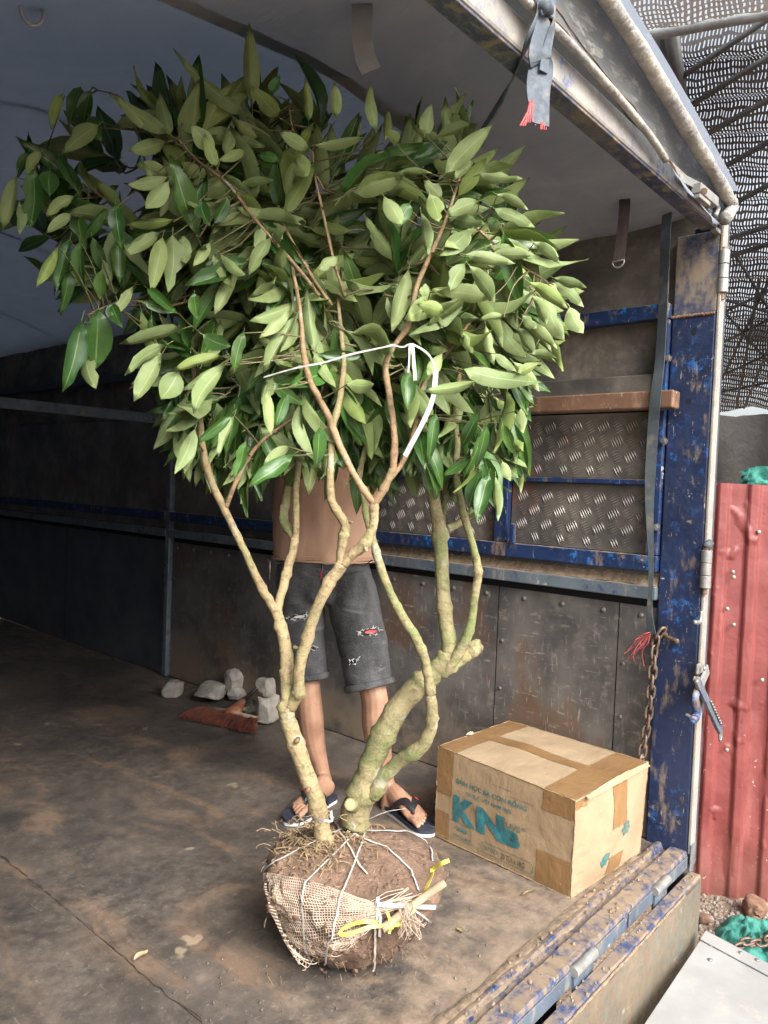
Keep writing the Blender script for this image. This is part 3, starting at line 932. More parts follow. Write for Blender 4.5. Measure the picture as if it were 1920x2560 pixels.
for i in range(1, len(cps)):
    a = Vector(cps[i - 1]); c = Vector(cps[i])
    acc += (c - a).length
    if acc >= nxt:
        o = bpy.data.objects.new('chain_link', lm_)
        place(o, c, ch)
        o.rotation_mode = 'QUATERNION'
        q = (a - c).to_track_quat('Z', 'Y')
        from mathutils import Quaternion
        o.rotation_quaternion = q @ Quaternion((0, 0, 1), math.radians(40 if k % 2 else 130) + rng.uniform(-.2, .2))
        nxt += .0365; k += 1
# ================================================================== CARTON
def m_card(name, base, dark):
    n = NT(name)
    a = n.noise(6, 6, .6); b = n.noise(40, 5, .65)
    cor = n.noise(60, 2, .5, n.mapv((.05, 1, .05)))
    col = n.mix(n.ramp(a, .3, .7), dark, base)
    col = n.mix(n.math('MULTIPLY', n.ramp(n.noise(9, 6, .7), .56, .7), .35), col, tuple(c * .6 for c in dark))
    col = n.mix(n.math('MULTIPLY', n.ramp(b, .66, .72), .3), col, (.6, .5, .36))
    cr = n.noise(8, 5, .6, dist=.35)
    return n.fin(col, .78, n.bump(n.math('ADD', n.math('MULTIPLY', cr, .9), n.math('ADD', n.math('MULTIPLY', cor, .12), n.math('MULTIPLY', b, .08))), .55, .014))
M['card'] = m_card('brown_cardboard', (.33, .232, .135), (.265, .185, .108))
M['card_lit'] = m_card('brown_cardboard_lit', (.345, .255, .158), (.285, .205, .125))  # paler copy of the cardboard: light from the opening put into the colour
M['tape'] = m_card('brown_packing_tape', (.255, .148, .066), (.205, .115, .05))
M['tape'].node_tree.nodes['Principled BSDF'].inputs['Roughness'].default_value = .3
M['cleartape'] = simple('clear_tape', (.42, .35, .26), .2, .2, 20, .3)
M['teal'] = simple('faded_teal_ink', (.03, .165, .19), .8, .45, 25, 0, dirt=(.09, .16, .15))
M['teal_pale'] = simple('pale_teal_ink', (.045, .15, .145), .85, .35, 25, 0, dirt=(.13, .15, .11))
M['inkgrey'] = simple('grey_ink', (.045, .05, .05), .85, .3, 25, 0)

HB = .305
c_nb, c_lb, c_rb, c_bb = V(-.577, .158, .003), V(-.542, .708, .003), V(-.135, .122, .003), V(-.10, .69, .003)
c_nt, c_lt, c_rt, c_bt = at(1440, 2003, 2, HB), at(1096, 1865, 2, HB), at(1621, 1905, 2, HB - .002), at(1287, 1797, 2, HB)
c_bt.x = min(c_bt.x, -.03); c_rt.x = min(c_rt.x, -.065)
carton = thing('cardboard_box', (-.33, .42, .0), 'taped brown cardboard carton with large teal KNB lettering', 'carton')
def face(tl, tr, bl, br, bulge, seed, dent=None):
    n0 = ((tr - tl).cross(bl - tl)).normalized() * -1
    def S(u, v, off=0.0):
        p = tl.lerp(tr, u).lerp(bl.lerp(br, u), v)
        w = max(0, math.sin(math.pi * u)) ** .7 * max(0, math.sin(math.pi * v)) ** .7
        k = bulge * w + .005 * w * fbm((u * 3 + seed, v * 3, seed), 1.3, 3)
        if dent: k += dent(u, v)
        return p + n0 * (k + off)
    S.n = n0
    return S
def dentR(u, v):
    e = math.exp(-((u - .09) / .07) ** 2)
    return -.010 * e * abs(fbm((u * 7, v * 5.5, 6), 1.4, 3)) * (1 if 0 < v < 1 and 0 < u else 0)
SF = face(c_lt, c_nt, c_lb, c_nb, .008, 1)
SR = face(c_nt, c_rt, c_nb, c_rb, .016, 2, dentR)
ST = face(c_lt, c_bt, c_nt, c_rt, .006, 3)      # u across x, v towards the opening
SB = face(c_bt, c_lt, c_bb, c_lb, .006, 4)
SE = face(c_rt, c_bt, c_rb, c_bb, .006, 5)
def patch(S, u0, u1, v0, v1, nu, nv, off, wob=0):
    b = MB()
    b.grid(lambda u, v: S(u0 + (u1 - u0) * u + wob * fbm((v * 4, u0, 3), 1, 2) * (u in (0, 1)), v0 + (v1 - v0) * v + wob * fbm((u * 4, v0, 5), 1, 2) * (v in (0, 1)), off), nu, nv, flip=True)
    return b
patch(SF, 0, 1, 0, 1, 40, 22, 0).obj('side_panel', M['card'], carton, smooth=True)
patch(SR, 0, 1, 0, 1, 40, 28, 0).obj('end_panel', M['card_lit'], carton, smooth=True)
patch(SB, 0, 1, 0, 1, 20, 12, 0).obj('end_panel', M['card'], carton, smooth=True)
patch(SE, 0, 1, 0, 1, 20, 12, 0).obj('side_panel', M['card'], carton, smooth=True)
patch(ST, 0, .498, 0, 1, 20, 36, 0).obj('top_flap', M['card_lit'], carton, smooth=True)
patch(ST, .502, 1, 0, 1, 20, 36, 0).obj('top_flap', M['card_lit'], carton, smooth=True)
MB().hexa([c_nb, c_rb, c_bb, c_lb] + [c + V(0, 0, .004) for c in (c_nb, c_rb, c_bb, c_lb)]).obj('bottom_panel', M['card'], carton)
# rounded worn edges
for (a, c, r_) in ((c_nt, c_nb, .004), (c_lt, c_nt, .0035), (c_nt, c_rt, .004), (c_lt, c_bt, .003), (c_rt, c_rb, .004), (c_nb, c_rb, .004), (c_lb, c_nb, .004), (c_lt, c_lb, .003), (c_bt, c_rt, .003)):
    pts = [a.lerp(c, i / 24) + V(*(rng.uniform(-.0012, .0012) for _ in range(3))) for i in range(25)]
    MB().tube(pts, [.55 * r_ * rng.uniform(.7, 1.25) for _ in pts], 6).obj('worn_edge', M['card'], carton, smooth=True)
O1 = .0016
for (S, u0, u1, v0, v1) in ((SF, .004, .135, .004, .50), (SF, .004, .118, .70, .99), (SF, .80, .995, .004, .21), (SF, .775, .99, .645, .985),
                           (ST, .004, .996, .006, .155), (ST, .004, .996, .80, .992), (ST, .435, .565, .157, .798),
                           (SR, .46, .66, .004, .50), (SR, .46, .66, .80, .99), (SR, .004, .13, .004, .10)):
    patch(S, u0, u1, v0, v1, 14, 14, O1, .006).obj('tape', M['tape'], carton, smooth=True)
# flap edge lifted at the opening side
b = MB()
def lift(u, v):
    p = c_nt.lerp(c_rt, .10 + .86 * u)
    return p + V(0, -.006 - .012 * v, .004 + .010 * math.sin(math.pi * u) * (1 - v) - .008 * v + .002 * fbm((u * 9, v, 1), 1, 2))
b.grid(lift, 30, 3)
b.obj('lifted_flap', M['card_lit'], carton, smooth=True)
for S, u, v, sz in ((ST, .40, .01, .03), (SR, .42, .01, .03)):
    b = MB(); p = S(u, v, .004)
    b.grid(lambda a, c: p + V((a - .5) * sz, (c - .5) * sz * .6, .010 * abs(fbm((a * 3 + u * 9, c * 3, 7), 2, 2)) + .006 * a * c), 6, 5)
    b.obj('tape_scrap', M['cleartape'], carton, smooth=True)

def text_mesh(txt, bold=0.0):
    cu = bpy.data.curves.new('lettering', 'FONT')
    cu.body = txt; cu.offset = bold; cu.resolution_u = 3
    o = bpy.data.objects.new('lettering', cu); COL.objects.link(o)
    dg = bpy.context.evaluated_depsgraph_get()
    me = bpy.data.meshes.new_from_object(o.evaluated_get(dg))
    bpy.data.objects.remove(o); bpy.data.curves.remove(cu)
    return me
def letter(txt, S, u0, v0, u1, v1, m, bold=.0, name='lettering', off=.0024, shear=0.0, rot=0.0, aspect_fix=None):
    """u0,v0 top-left and u1,v1 bottom-right in face coordinates"""
    me = text_mesh(txt, bold)
    bm = bmesh.new(); bm.from_mesh(me)
    if not bm.verts: bm.free(); return
    bmesh.ops.triangulate(bm, faces=bm.faces)
    xs = [v.co.x for v in bm.verts]; ys = [v.co.y for v in bm.verts]
    x0, x1, y0, y1 = min(xs), max(xs), min(ys), max(ys)
    b = MB()
    vs = []
    for v in bm.verts:
        a = (v.co.x - x0) / (x1 - x0); c = (v.co.y - y0) / (y1 - y0)
        u = u0 + (u1 - u0) * (a + shear * c); w = v1 + (v0 - v1) * c + rot * a
        vs.append(S(u, w, off))
    b.add(vs, [tuple(x.index for x in f.verts) for f in bm.faces])
    bm.free(); bpy.data.meshes.remove(me)
    return b.obj(name, m, carton)
letter('SINH HỌC BA CON RỒNG', SF, .165, .245, .70, .335, M['teal_pale'], .018, rot=-.015)
letter('TRÍ TUỆ VIỆT NAM 100%', SF, .255, .355, .60, .42, M['teal'], .010, rot=-.01)
letter('K', SF, .155, .455, .335, .735, M['teal'], .065, off=.0024)
letter('N', SF, .345, .465, .555, .745, M['teal'], .068, off=.0024)
letter('B', SF, .555, .575, .665, .745, M['teal'], .08, off=.0026)
letter('B', SF, .572, .60, .652, .722, M['teal_pale'], -.02, off=.0034)
letter('UVS', SF, .565, .50, .665, .56, M['teal_pale'], .01)
letter('®', SF, .672, .49, .70, .53, M['teal_pale'], 0)
letter('QUY CÁCH:', SF, .40, .845, .515, .905, M['teal_pale'], .008)
letter('20 TÚI x 1KG', SF, .53, .84, .70, .915, M['inkgrey'], .006)
letter('CÂY CÓ MÚI', SF, .16, .865, .29, .91, M['teal_pale'], .004)
letter('TỐ', SF, .165, .775, .20, .825, M['teal_pale'], .004)
def line_px(S, pts, w, m, name='printed_line', off=.0022):
    P_ = [S(u, v, off) for u, v in pts]
    b = MB(); b.ribbon(P_, tuple(S.n), w, .0002); b.obj(name, m, carton)
line_px(SF, [(.20, .81), (.235, .80), (.27, .812)], .010, M['teal_pale'])
def rrect(u0, u1, v0, v1, ru, rv, k=6):
    pts = []
    for (cu, cv, a0) in ((u1 - ru, v0 + rv, -90), (u1 - ru, v1 - rv, 0), (u0 + ru, v1 - rv, 90), (u0 + ru, v0 + rv, 180)):
        for i in range(k + 1):
            a = math.radians(a0 + 90 * i / k); pts.append((cu + ru * math.cos(a), cv + rv * math.sin(a)))
    return pts + [pts[0]]
line_px(SF, rrect(.385, .755, .82, .935, .025, .05), .0012, M['teal_pale'])
line_px(SF, rrect(.125, .30, .74, .925, .004, .008), .0010, M['teal_pale'])
line_px(SF, [(.45, .17), (.60, .165)], .0008, M['inkgrey']); line_px(SF, [(.56, .22), (.75, .215)], .0008, M['inkgrey'])
for (u0, v0, u1, v1) in ((.62, .52, .70, .55), (.60, .57, .72, .60), (.63, .62, .70, .64), (.36, .76, .46, .78), (.34, .80, .45, .82), (.36, .84, .42, .86)):
    line_px(SR, [(u0, v0), ((u0 + u1) / 2, v0 - .02), (u1, v1 - .03)], .012, M['teal_pale'], 'ink_smear')

# ================================================================== STONES AND BROOM
def m_stone():
    n = NT('grey_stone'); a = n.noise(12, 6, .65); b = n.noise(70, 4, .7)
    col = n.mix(n.ramp(a, .3, .7), (.24, .22, .19), (.42, .39, .345))
    col = n.mix(n.ramp(b, .6, .7, 0, .5), col, (.11, .09, .07))
    return n.fin(col, .9, n.bump(n.math('ADD', a, n.math('MULTIPLY', b, .4)), .7, .01))
M['stone'] = m_stone()
def stone(c, dims, rz, box, seed, label, name='stone', m=None, cat='stone', group=None, kind=None):
    bm = bmesh.new()
    bmesh.ops.create_icosphere(bm, subdivisions=4, radius=1)
    for v in bm.verts:
        p = v.co.copy()
        q = Vector([math.copysign(abs(x) ** (1 - box), x) for x in p])
        mx = max(abs(q.x), abs(q.y), abs(q.z))
        q = p.lerp(q / mx, box)
        d_ = 1 + .16 * fbm(p + V(seed, seed * 2, 0), 1.4, 3)
        q = q * d_
        # chop with a few planes for facets
        for k in range(6):
            rr = random.Random(seed * 31 + k)
            nn = Vector((rr.gauss(0, 1), rr.gauss(0, 1), rr.gauss(0, .8))).normalized()
            h = q.dot(nn) - rr.uniform(.72, .9)
            if h > 0: q -= nn * h * .9
        v.co = q * (1 + .035 * fbm(p * 3 + V(seed, 0, 0), 2.2, 4))
    zmin = min(v.co.z for v in bm.verts)
    R_ = Matrix.Rotation(rz, 3, 'Z')
    b = MB()
    b.add([c + R_ @ V(v.co.x * dims[0] / 2, v.co.y * dims[1] / 2, (v.co.z - zmin) * dims[2] / 2) for v in bm.verts], [tuple(x.index for x in f.verts) for f in bm.faces])
    bm.free()
    o = b.obj(name, m or M['stone'], None, auto=28)
    return tag(o, label, cat, group)
SG = 'loose stones by the wall'
stone(at(432, 1742, 2, 0), (.125, .10, .095), .3, .35, 1, 'lone cube-like grey stone standing apart from the heap', group=SG)
stone(at(530, 1748, 2, 0), (.27, .15, .095), .5, .30, 2, 'wide flat grey slab stone behind the broom', group=SG)
stone(at(592, 1728, 2, .055) + V(.02, .05, -.05), (.15, .12, .165), 1.0, .1, 3, 'pointed grey boulder topping the slab stone', group=SG)
stone(at(590, 1752, 2, 0), (.12, .09, .075), 2.0, .1, 4, 'small rounded grey stone beside the broom ferrule', group=SG)
stone(at(666, 1806, 2, 0), (.13, .115, .135), .45, .6, 5, 'squared grey block carrying a smaller block', group=SG)
stone(at(666, 1806, 2, 0) + V(.005, .02, .130), (.10, .09, .088), .2, .6, 6, 'smaller squared grey block lying on another block', group=SG)
stone(at(632, 1790, 2, 0) + V(.02, .04, 0), (.12, .10, .07), .9, .3, 7, 'half hidden grey stone beneath the broom handle', group=SG)

M['bristle'] = simple('red_brown_bristle', (.17, .05, .032), .7, .5, 30, .1)
M['broomwood'] = simple('orange_brown_plastic', (.30, .12, .06), .45, .3, 20, .1)
M['broomstrip'] = simple('tan_strip', (.33, .25, .17), .7, .3, 20, .1)
M['darkstick'] = simple('dark_stick', (.05, .05, .05), .6, .3, 20, .1)
broom = thing('broom', at(560, 1800, 2, 0), 'red-brown bristle broom lying on the truck floor against the stones', 'broom')
tl, tr_ = at(508, 1766, 2, .055), at(643, 1797, 2, .055)
b0, b1 = at(446, 1797, 2, .004), at(640, 1838, 2, .004)
b = MB()
for k in range(330):
    u = rng.random(); lay = rng.random()
    a = tl.lerp(tr_, u) + V(.0, 0, .018 * (lay - .5))
    c = b0.lerp(b1, u ** 1.05) + V(rng.gauss(0, .006), rng.gauss(0, .008), .004 + .028 * lay * rng.random())
    m_ = a.lerp(c, .55) + V(rng.gauss(0, .004), rng.gauss(0, .004), .012 * lay)
    b.tube([a, m_, c], [.0026, .0024, .0012], 4, cap=False)
tag(b.obj('bristles', M['bristle'], broom), kind='stuff')
b = MB(); b.tube([tl, tl.lerp(tr_, .5) + V(0, 0, .004), tr_], [(.011, .016)] * 3, 8, ref=(0, 0, 1)); b.obj('head_strip', M['broomstrip'], broom, smooth=True)
hc = tl.lerp(tr_, .55); he = at(612, 1748, 2, .085)
b = MB(); b.tube([hc + (he - hc) * -.1, hc.lerp(he, .35), hc.lerp(he, .7), he], [(.030, .055), (.022, .035), (.017, .02), (.016, .016)], 10, ref=(0, 0, 1)); b.obj('ferrule', M['broomwood'], broom, smooth=True)
MB().tube([hc.lerp(he, .72), hc.lerp(he, .80)], .0215, 12).obj('ferrule_band', M['steel'], broom, auto=40)
b = MB(); b.tube([he, at(640, 1722, 2, .12), at(668, 1702, 2, .15)], .010, 8); b.obj('handle', M['darkstick'], broom, smooth=True)

# ================================================================== YARD BEHIND THE TRUCK
M['red'] = None
def m_red():
    n = NT('red_fence_paint')
    a = n.noise(2.5, 6, .6); b = n.noise(24, 6, .7); z = n.xyz()[2]
    col = n.mix(n.ramp(a, .3, .7), (.165, .036, .034), (.215, .05, .046))
    col = n.mix(n.math('MULTIPLY', n.ramp(n.noise(9, 5, .6, n.mapv((1, 1, .1))), .55, .7), .3), col, (.38, .15, .13))
    sp = n.math('MULTIPLY', n.ramp(n.noise(38, 4, .7), .66, .70), n.ramp(z, .35, -.35))
    col = n.mix(n.math('MULTIPLY', sp, .8), col, (.62, .52, .46))
    foot_tone = n.math('MULTIPLY', n.ramp(z, -.45, -.85), n.ramp(a, .3, .7, .3, 1))  # browner towards the bottom
    col = n.mix(n.math('MULTIPLY', foot_tone, .6), col, (.16, .085, .06))
    dent = n.ramp(n.noise(5.5, 2, .5, n.mapv((1, 1, .8))), .62, .74)
    return n.fin(col, n.ramp(b, .3, .7, .42, .62), n.bump(n.math('ADD', dent, n.math('MULTIPLY', n.noise(7, 3), .5)), .5, .03))
M['red'] = m_red()
f1, f2 = at(1770, 2234, 2, GZ), at(1920, 2252, 2, GZ)
fd = (f2 - f1); fd.z = 0; fd.normalize(); fn_ = V(fd.y, -fd.x, 0)
if fn_.dot(CAM - f1) < 0: fn_ = -fn_
fence = thing('red_fence', (f1.x, f1.y, GZ), 'red corrugated metal sheet fence beyond the truck', 'fence')
ztop = at(1770, 1218, 0, f1.x).z
t0 = (at(1770, 1218, 1, f1.y)); ztop = CAM.z + (1243 - 1214) / FPX * 4.0 + .02
def prof_f(s):
    ph = (s / .155) % 1
    k = 0 if ph < .55 else (ph - .55) / .08 if ph < .63 else 1 if ph < .92 else (1 - ph) / .08
    return .020 * k
for (s0, s1) in ((-2.2, -1.08), (-1.145, -.0), (-.065, 1.10), (1.035, 2.18), (2.115, 3.2)):
    b = MB()
    def sheet(u, v):
        s = s0 + (s1 - s0) * u
        z = GZ - .02 + (ztop - GZ + .02) * v
        dd = .003 * (s0 < -1.5 or -.5 < s0 < 1 or s0 > 2) + prof_f(s) + .010 * fbm((s * 2.2, z * 2.5, 4), 1.6, 3) * (1 - .3 * v) - .03 * max(0, fbm((s * 3.1, z * 3.1, 9), 1.5, 2) - .45)
        return f1 + fd * s + fn_ * dd + V(0, 0, z - GZ + .008 * fbm((s * 3, 1, 1), 1, 2) * (v in (0, 1)))
    b.grid(sheet, 150, 60)
    b.grid(lambda u, v: sheet(u, v) - fn_ * .004, 60, 6, flip=True)
    b.obj('corrugated_sheet', M['red'], fence, smooth=True)
for (px, py) in ((1832, 1430), (1834, 1443), (1818, 1522), (1834, 1562), (1817, 1875), (1905, 1700), (1897, 1330)):
    d_ = ray(px, py); tt = (f1 + fn_ * .034 - CAM).dot(fn_) / d_.dot(fn_)
    rivet(CAM + d_ * tt, fn_, .012, fence, M['galv'], 'screw')
for s in (-1.5, 0.3, 2.4):
    MB().box(-.03, .03, -.03, .03, 0, ztop - GZ - .05).obj('fence_post', M['galv'], fence).location += f1 + fd * s - fn_ * .08 - V(0, 0, 0) - V(0, 0, 0)

# dark sheeting of the shed behind the fence
M['darksheet'] = m_tarp('dark_brown_sheeting', (.008, .006, .005), (.017, .013, .011), (.026, .02, .016), .4, 3)
b = MB()
def scr(u, v):
    px = 1560 + 700 * u
    top = 1032 + 10 * fbm((u * 9, 0, 0), 1, 3) + 12 * u
    p = dp(px, top, 6.4); z0 = GZ
    return V(p.x, p.y, z0 + (p.z - z0) * v) + FW * (.08 * fbm((u * 6, v * 4, 3), 1, 3))
b.grid(scr, 40, 16)
b.grid(lambda u, v: scr(u, v) + V(.35, .30, 0), 20, 6, flip=True)
tag(b.obj('dark_sheeting', M['darksheet'], None, smooth=True), 'dark brown sheeting wall behind the red fence', 'sheeting')
M['green'] = m_tarp('green_netting_cloth', (.02, .14, .11), (.04, .24, .19), (.08, .20, .16), .3, 6)
b = MB()
b.grid(lambda u, v: dp(1870 + 130 * u, 1240 - 75 * v * math.sin(1.2 + 1.5 * u) , 5.8) + FW * (.06 * fbm((u * 5, v * 5, 1), 1.2, 3)), 24, 12)
b.grid(lambda u, v: dp(1870 + 130 * u, 1240 - 70 * v * math.sin(1.2 + 1.5 * u) , 5.8) + FW * (.12 + .06 * fbm((u * 5, v * 5, 1), 1.2, 3)), 24, 12, flip=True)
tag(b.obj('green_cloth', M['green'], None, smooth=True), 'green mesh cloth bunched above the red fence', 'cloth')

# shade-net roof
R1, R2, R3 = dp(1560, 60, 5.2), dp(1930, 0, 4.6), dp(1800, 1030, 9.5)
rn = (R2 - R1).cross(R3 - R1).normalized()
if rn.dot(CAM - R1) < 0: rn = -rn
def roofp(px, py, off=0.0):
    d_ = ray(px, py)
    return CAM + d_ * ((R1 + rn * off - CAM).dot(rn) / d_.dot(rn))
def m_net(name, col, p1, p2, hole):
    n = NT(name)
    uv = n.node('ShaderNodeUVMap'); s_ = n.xyz(uv.outputs[0])
    wob = n.math('MULTIPLY', n.noise(3.0, 3), .10)
    a = n.math('SINE', n.math('MULTIPLY', n.math('ADD', s_[0], wob), 6.2832 / p1)); b_ = n.math('SINE', n.math('MULTIPLY', n.math('ADD', s_[1], wob), 6.2832 / p2))
    dens = n.ramp(n.noise(.9, 5), .3, .7, -.55, .35)
    h = n.math('MULTIPLY', n.ramp(n.math('ADD', a, dens), hole, hole + .4), n.ramp(b_, -.55, -.2))
    n.fin(n.mix(n.noise(4, 3), col, tuple(c * 1.6 for c in col)), .8)
    tr = n.node('ShaderNodeBsdfTransparent'); ms = n.node('ShaderNodeMixShader')
    n.lk(h, ms.inputs[0]); n.lk(n.b.outputs[0], ms.inputs[1]); n.lk(tr.outputs[0], ms.inputs[2]); n.lk(ms.outputs[0], n.out.inputs[0])
    return n.mat
M['net'] = m_net('dark_shade_net', (.11, .106, .102), .024, .040, .34)
M['net_pale'] = m_net('pale_shade_net', (.55, .56, .57), .030, .030, .1)
ua = (R2 - R1); ua = (ua - rn * ua.dot(rn)).normalized(); ub = rn.cross(ua)
def net_obj(name, fn, nu, nv, m, parent):
    b = MB(); b.grid(fn, nu, nv)
    o = b.obj(name, m, parent, smooth=True)
    uvl = o.data.uv_layers.new(name='UVMap')
    org = WLOC[o.name]
    for lp_ in o.data.loops:
        p = o.data.vertices[lp_.vertex_index].co + org - R1
        uvl.data[lp_.index].uv = (p.dot(ua), p.dot(ub))
    return o
net = thing('shade_roof', roofp(1800, 1030), 'dark perforated shade-net roof on thin steel rods above the yard', 'roof')
def netf(u, v):
    px = 1380 + 900 * u; py0 = 98 - .185 * (px - 1580)
    py = py0 + (1022 - py0) * v
    p = roofp(px, py)
    s = (p - R1).dot(ub)
    return p + rn * (.055 * math.sin(s * 2 * math.pi / .34) + .05 * fbm((u * 4, v * 6, 2), 1, 3))
net_obj('net', netf, 60, 240, M['net'], net)
def palef(u, v):
    px = 1300 + 900 * u; py0 = 86 - .185 * (px - 1580) + 10 * fbm((u * 12, 0, 7), 1, 2)
    return roofp(px, py0 + (-420 - py0) * v, .35) + rn * .03 * fbm((u * 5, v * 5, 3), 1, 3)
net_obj('pale_net', palef, 40, 16, M['net_pale'], net)
M['rod'] = simple('dark_rod', (.07, .07, .072), .6, .3, 10, .1)
M['pipe'] = simple('grey_pipe', (.26, .27, .27), .5, .3, 10, .1)
MB().cyl(roofp(1380, 133, .3), roofp(2200, -18, .3), .035, 12).obj('pipe', M['pipe'], net, smooth=True)
rods = [((1560, 290), (1960, 20)), ((1620, 330), (1990, 100)), ((1660, 395), (2000, 205)), ((1700, 480), (2000, 310)), ((1740, 560), (2000, 420)), ((1780, 610), (2000, 540)), ((1780, 655), (2000, 585)),
        ((1780, 740), (1990, 800)), ((1770, 800), (2000, 690)), ((1760, 880), (2000, 760)), ((1780, 950), (2000, 850)), ((1760, 720), (1990, 985)), ((1840, 640), (2000, 900)), ((1780, 1000), (1960, 620)), ((1860, 1020), (1990, 700)),
        ((1655, 70), (1690, 330)), ((1675, 66), (1712, 320)), ((1900, 700), (1840, 1020)), ((1780, 985), (2000, 940))]
for i, (a, c) in enumerate(rods):
    MB().cyl(roofp(*a, .12 + .02 * (i % 3)), roofp(*c, .12 + .02 * (i % 3)), .022 if i < 7 else (.05 if i in (15, 16) else .014), 6).obj('rod', M['rod'], net, smooth=True)
for (px, dpt) in ((1985, 6.2), (2260, 7.5)):
    p = dp(px, 1000, dpt)
    MB().cyl((p.x, p.y, GZ), (p.x, p.y, 3.2), .04, 10).obj('roof_post', M['rod'], net, smooth=True)

# aluminium platform behind the tailgate
def m_alu():
    n = NT('scuffed_aluminium'); a = n.noise(5, 6, .6); b = n.noise(26, 6, .72)
    col = n.mix(n.ramp(a, .3, .7), (.30, .305, .295), (.38, .385, .37))
    col = n.mix(n.math('MULTIPLY', n.ramp(n.noise(7, 6, .7), .56, .68), .55), col, (.50, .44, .33))
    col = n.mix(n.math('MULTIPLY', n.ramp(b, .66, .70), .7), col, (.40, .33, .24))
    return n.fin(col, .55, n.bump(n.math('ADD', a, n.math('MULTIPLY', b, .2)), .25, .006), .15)
M['alu'] = m_alu()
AZ = -.215
r1, r2_, r3_ = at(1764, 2330, 2, AZ), at(1610, 2560, 2, AZ), at(1920, 2412, 2, AZ)
ex = (r2_ - r1).normalized(); ey = (r3_ - r1).normalized()
plat = thing('loading_platform', (r1 + ex * 1 + ey * .8) * 1 + V(0, 0, GZ - AZ), 'scuffed pale aluminium loading platform with rivets beside the tailgate', 'platform')
def quad_slab(o, e1, l1, e2, l2, z0, z1):
    b = MB(); c = [o, o + e1 * l1, o + e1 * l1 + e2 * l2, o + e2 * l2]
    if (e1.cross(e2)).z < 0: c = [c[0], c[3], c[2], c[1]]
    b.hexa([p + V(0, 0, z0) for p in c] + [p + V(0, 0, z1) for p in c]); return b
quad_slab(r1 + ex * .062, ex, 2.2, ey, 1.9, -.03, 0).obj('platform_sheet', M['alu'], plat, bevel=.002)
quad_slab(r1, ex, .064, ey, 1.9, .0015, .006).obj('edge_strip', M['alu'], plat, bevel=.0015)
quad_slab(r1 + ex * .004, ex, .05, ey, 1.9, -.05, .001).obj('edge_beam', M['galv'], plat)
for (px, py) in ((1778, 2361), (1813, 2379), (1775, 2397), (1852, 2384), (1893, 2402)):
    q = at(px, py, 2, AZ + .004)
    inside = (q - r1).dot(ex)
    q.z = AZ + (.006 if inside < .064 else .0)
    rivet(q, (0, 0, 1), .0085, plat, M['steel'])
for (s, t) in ((.1, .08), (2.1, .08), (.1, 1.8), (2.1, 1.8)):
    p = r1 + ex * s + ey * t
    MB().box(p.x - .02, p.x + .02, p.y - .02, p.y + .02, GZ, AZ - .03).obj('leg', M['galv'], plat)

# green cloth with a chain on the ground beside the platform
gc = at(1905, 2375, 2, GZ)
b = MB()
def heap(u, v):
    a = u * 2 * math.pi
    r_ = .22 * v * (1 + .25 * fbm((math.cos(a) * 2, math.sin(a) * 2, 1), 1, 2))
    return gc + V(r_ * math.cos(a), r_ * math.sin(a), .002 + .09 * (1 - v ** 2) * (1 + .9 * fbm((r_ * 12 * math.cos(a), r_ * 12 * math.sin(a), 5), 1.3, 4)))
b.grid(heap, 60, 24)
tag(b.obj('green_tarp', M['green'], None, smooth=True), 'crumpled teal green tarp on the gravel beside the platform', 'tarp')
ch2 = thing('ground_chain', gc + V(0, 0, .1), 'short rusty chain lying on the crumpled green tarp', 'chain')
c0, c1 = at(1848, 2365, 2, GZ + .11), at(1960, 2338, 2, GZ + .12)
for k in range(8):
    o = bpy.data.objects.new('chain_link', lm_)
    p = c0.lerp(c1, k / 6.0) + V(0, 0, .012 * math.sin(k * 1.7))
    place(o, p, ch2)
    o.scale = (1.25, 1.25, 1.25)
    o.rotation_mode = 'QUATERNION'
    o.rotation_quaternion = (c1 - c0).to_track_quat('Z', 'Y') @ Quaternion((0, 0, 1), math.radians(20 if k % 2 else 105))

# gravel and clods
M['pebble'] = None
n = NT('pebbles'); pr = n.g.outputs['Random Per Island']
M['pebble'] = n.fin(n.mix(pr, (.13, .09, .062), (.33, .30, .265)), .85, n.bump(n.noise(60, 3), .3, .004))
b = MB()
for k in range(1500):
    px = 1680 + 320 * rng.random(); py = 2225 + 230 * rng.random()
    p = at(px, py, 2, GZ)
    if (p - f1).dot(fn_) < .03: continue
    r_ = .004 + .013 * rng.random() ** 2.2
    th = rng.random() * 6.28
    ring = []
    e = V(math.cos(th), math.sin(th), 0)
    b.tube([p + V(0, 0, -.002), p + V(0, 0, r_ * .45), p + V(0, 0, r_ * 1.0)], [(r_ * 1.1, r_ * .8), (r_, r_ * .75), (r_ * .35, r_ * .3)], 5, ref=tuple(e))
tag(b.obj('gravel', M['pebble'], None), 'pale gravel scattered along the fence foot', 'gravel', kind='stuff')
M['clod'] = simple('red_brown_clod', (.22, .125, .08), .95, .4, 20, .8)
stone(at(1888, 2290, 2, GZ), (.15, .12, .10), .3, .2, 21, 'large red-brown clod at the foot of the fence', 'soil_clod', M['clod'], 'clod')
stone(at(1885, 2328, 2, GZ), (.085, .07, .07), 1.1, .2, 22, 'small red-brown clod by the crumpled green tarp', 'soil_clod', M['clod'], 'clod')
stone(at(1762, 2312, 2, GZ), (.06, .05, .05), 1.9, .2, 23, 'reddish clod between the tailgate end and the platform', 'soil_clod', M['clod'], 'clod')
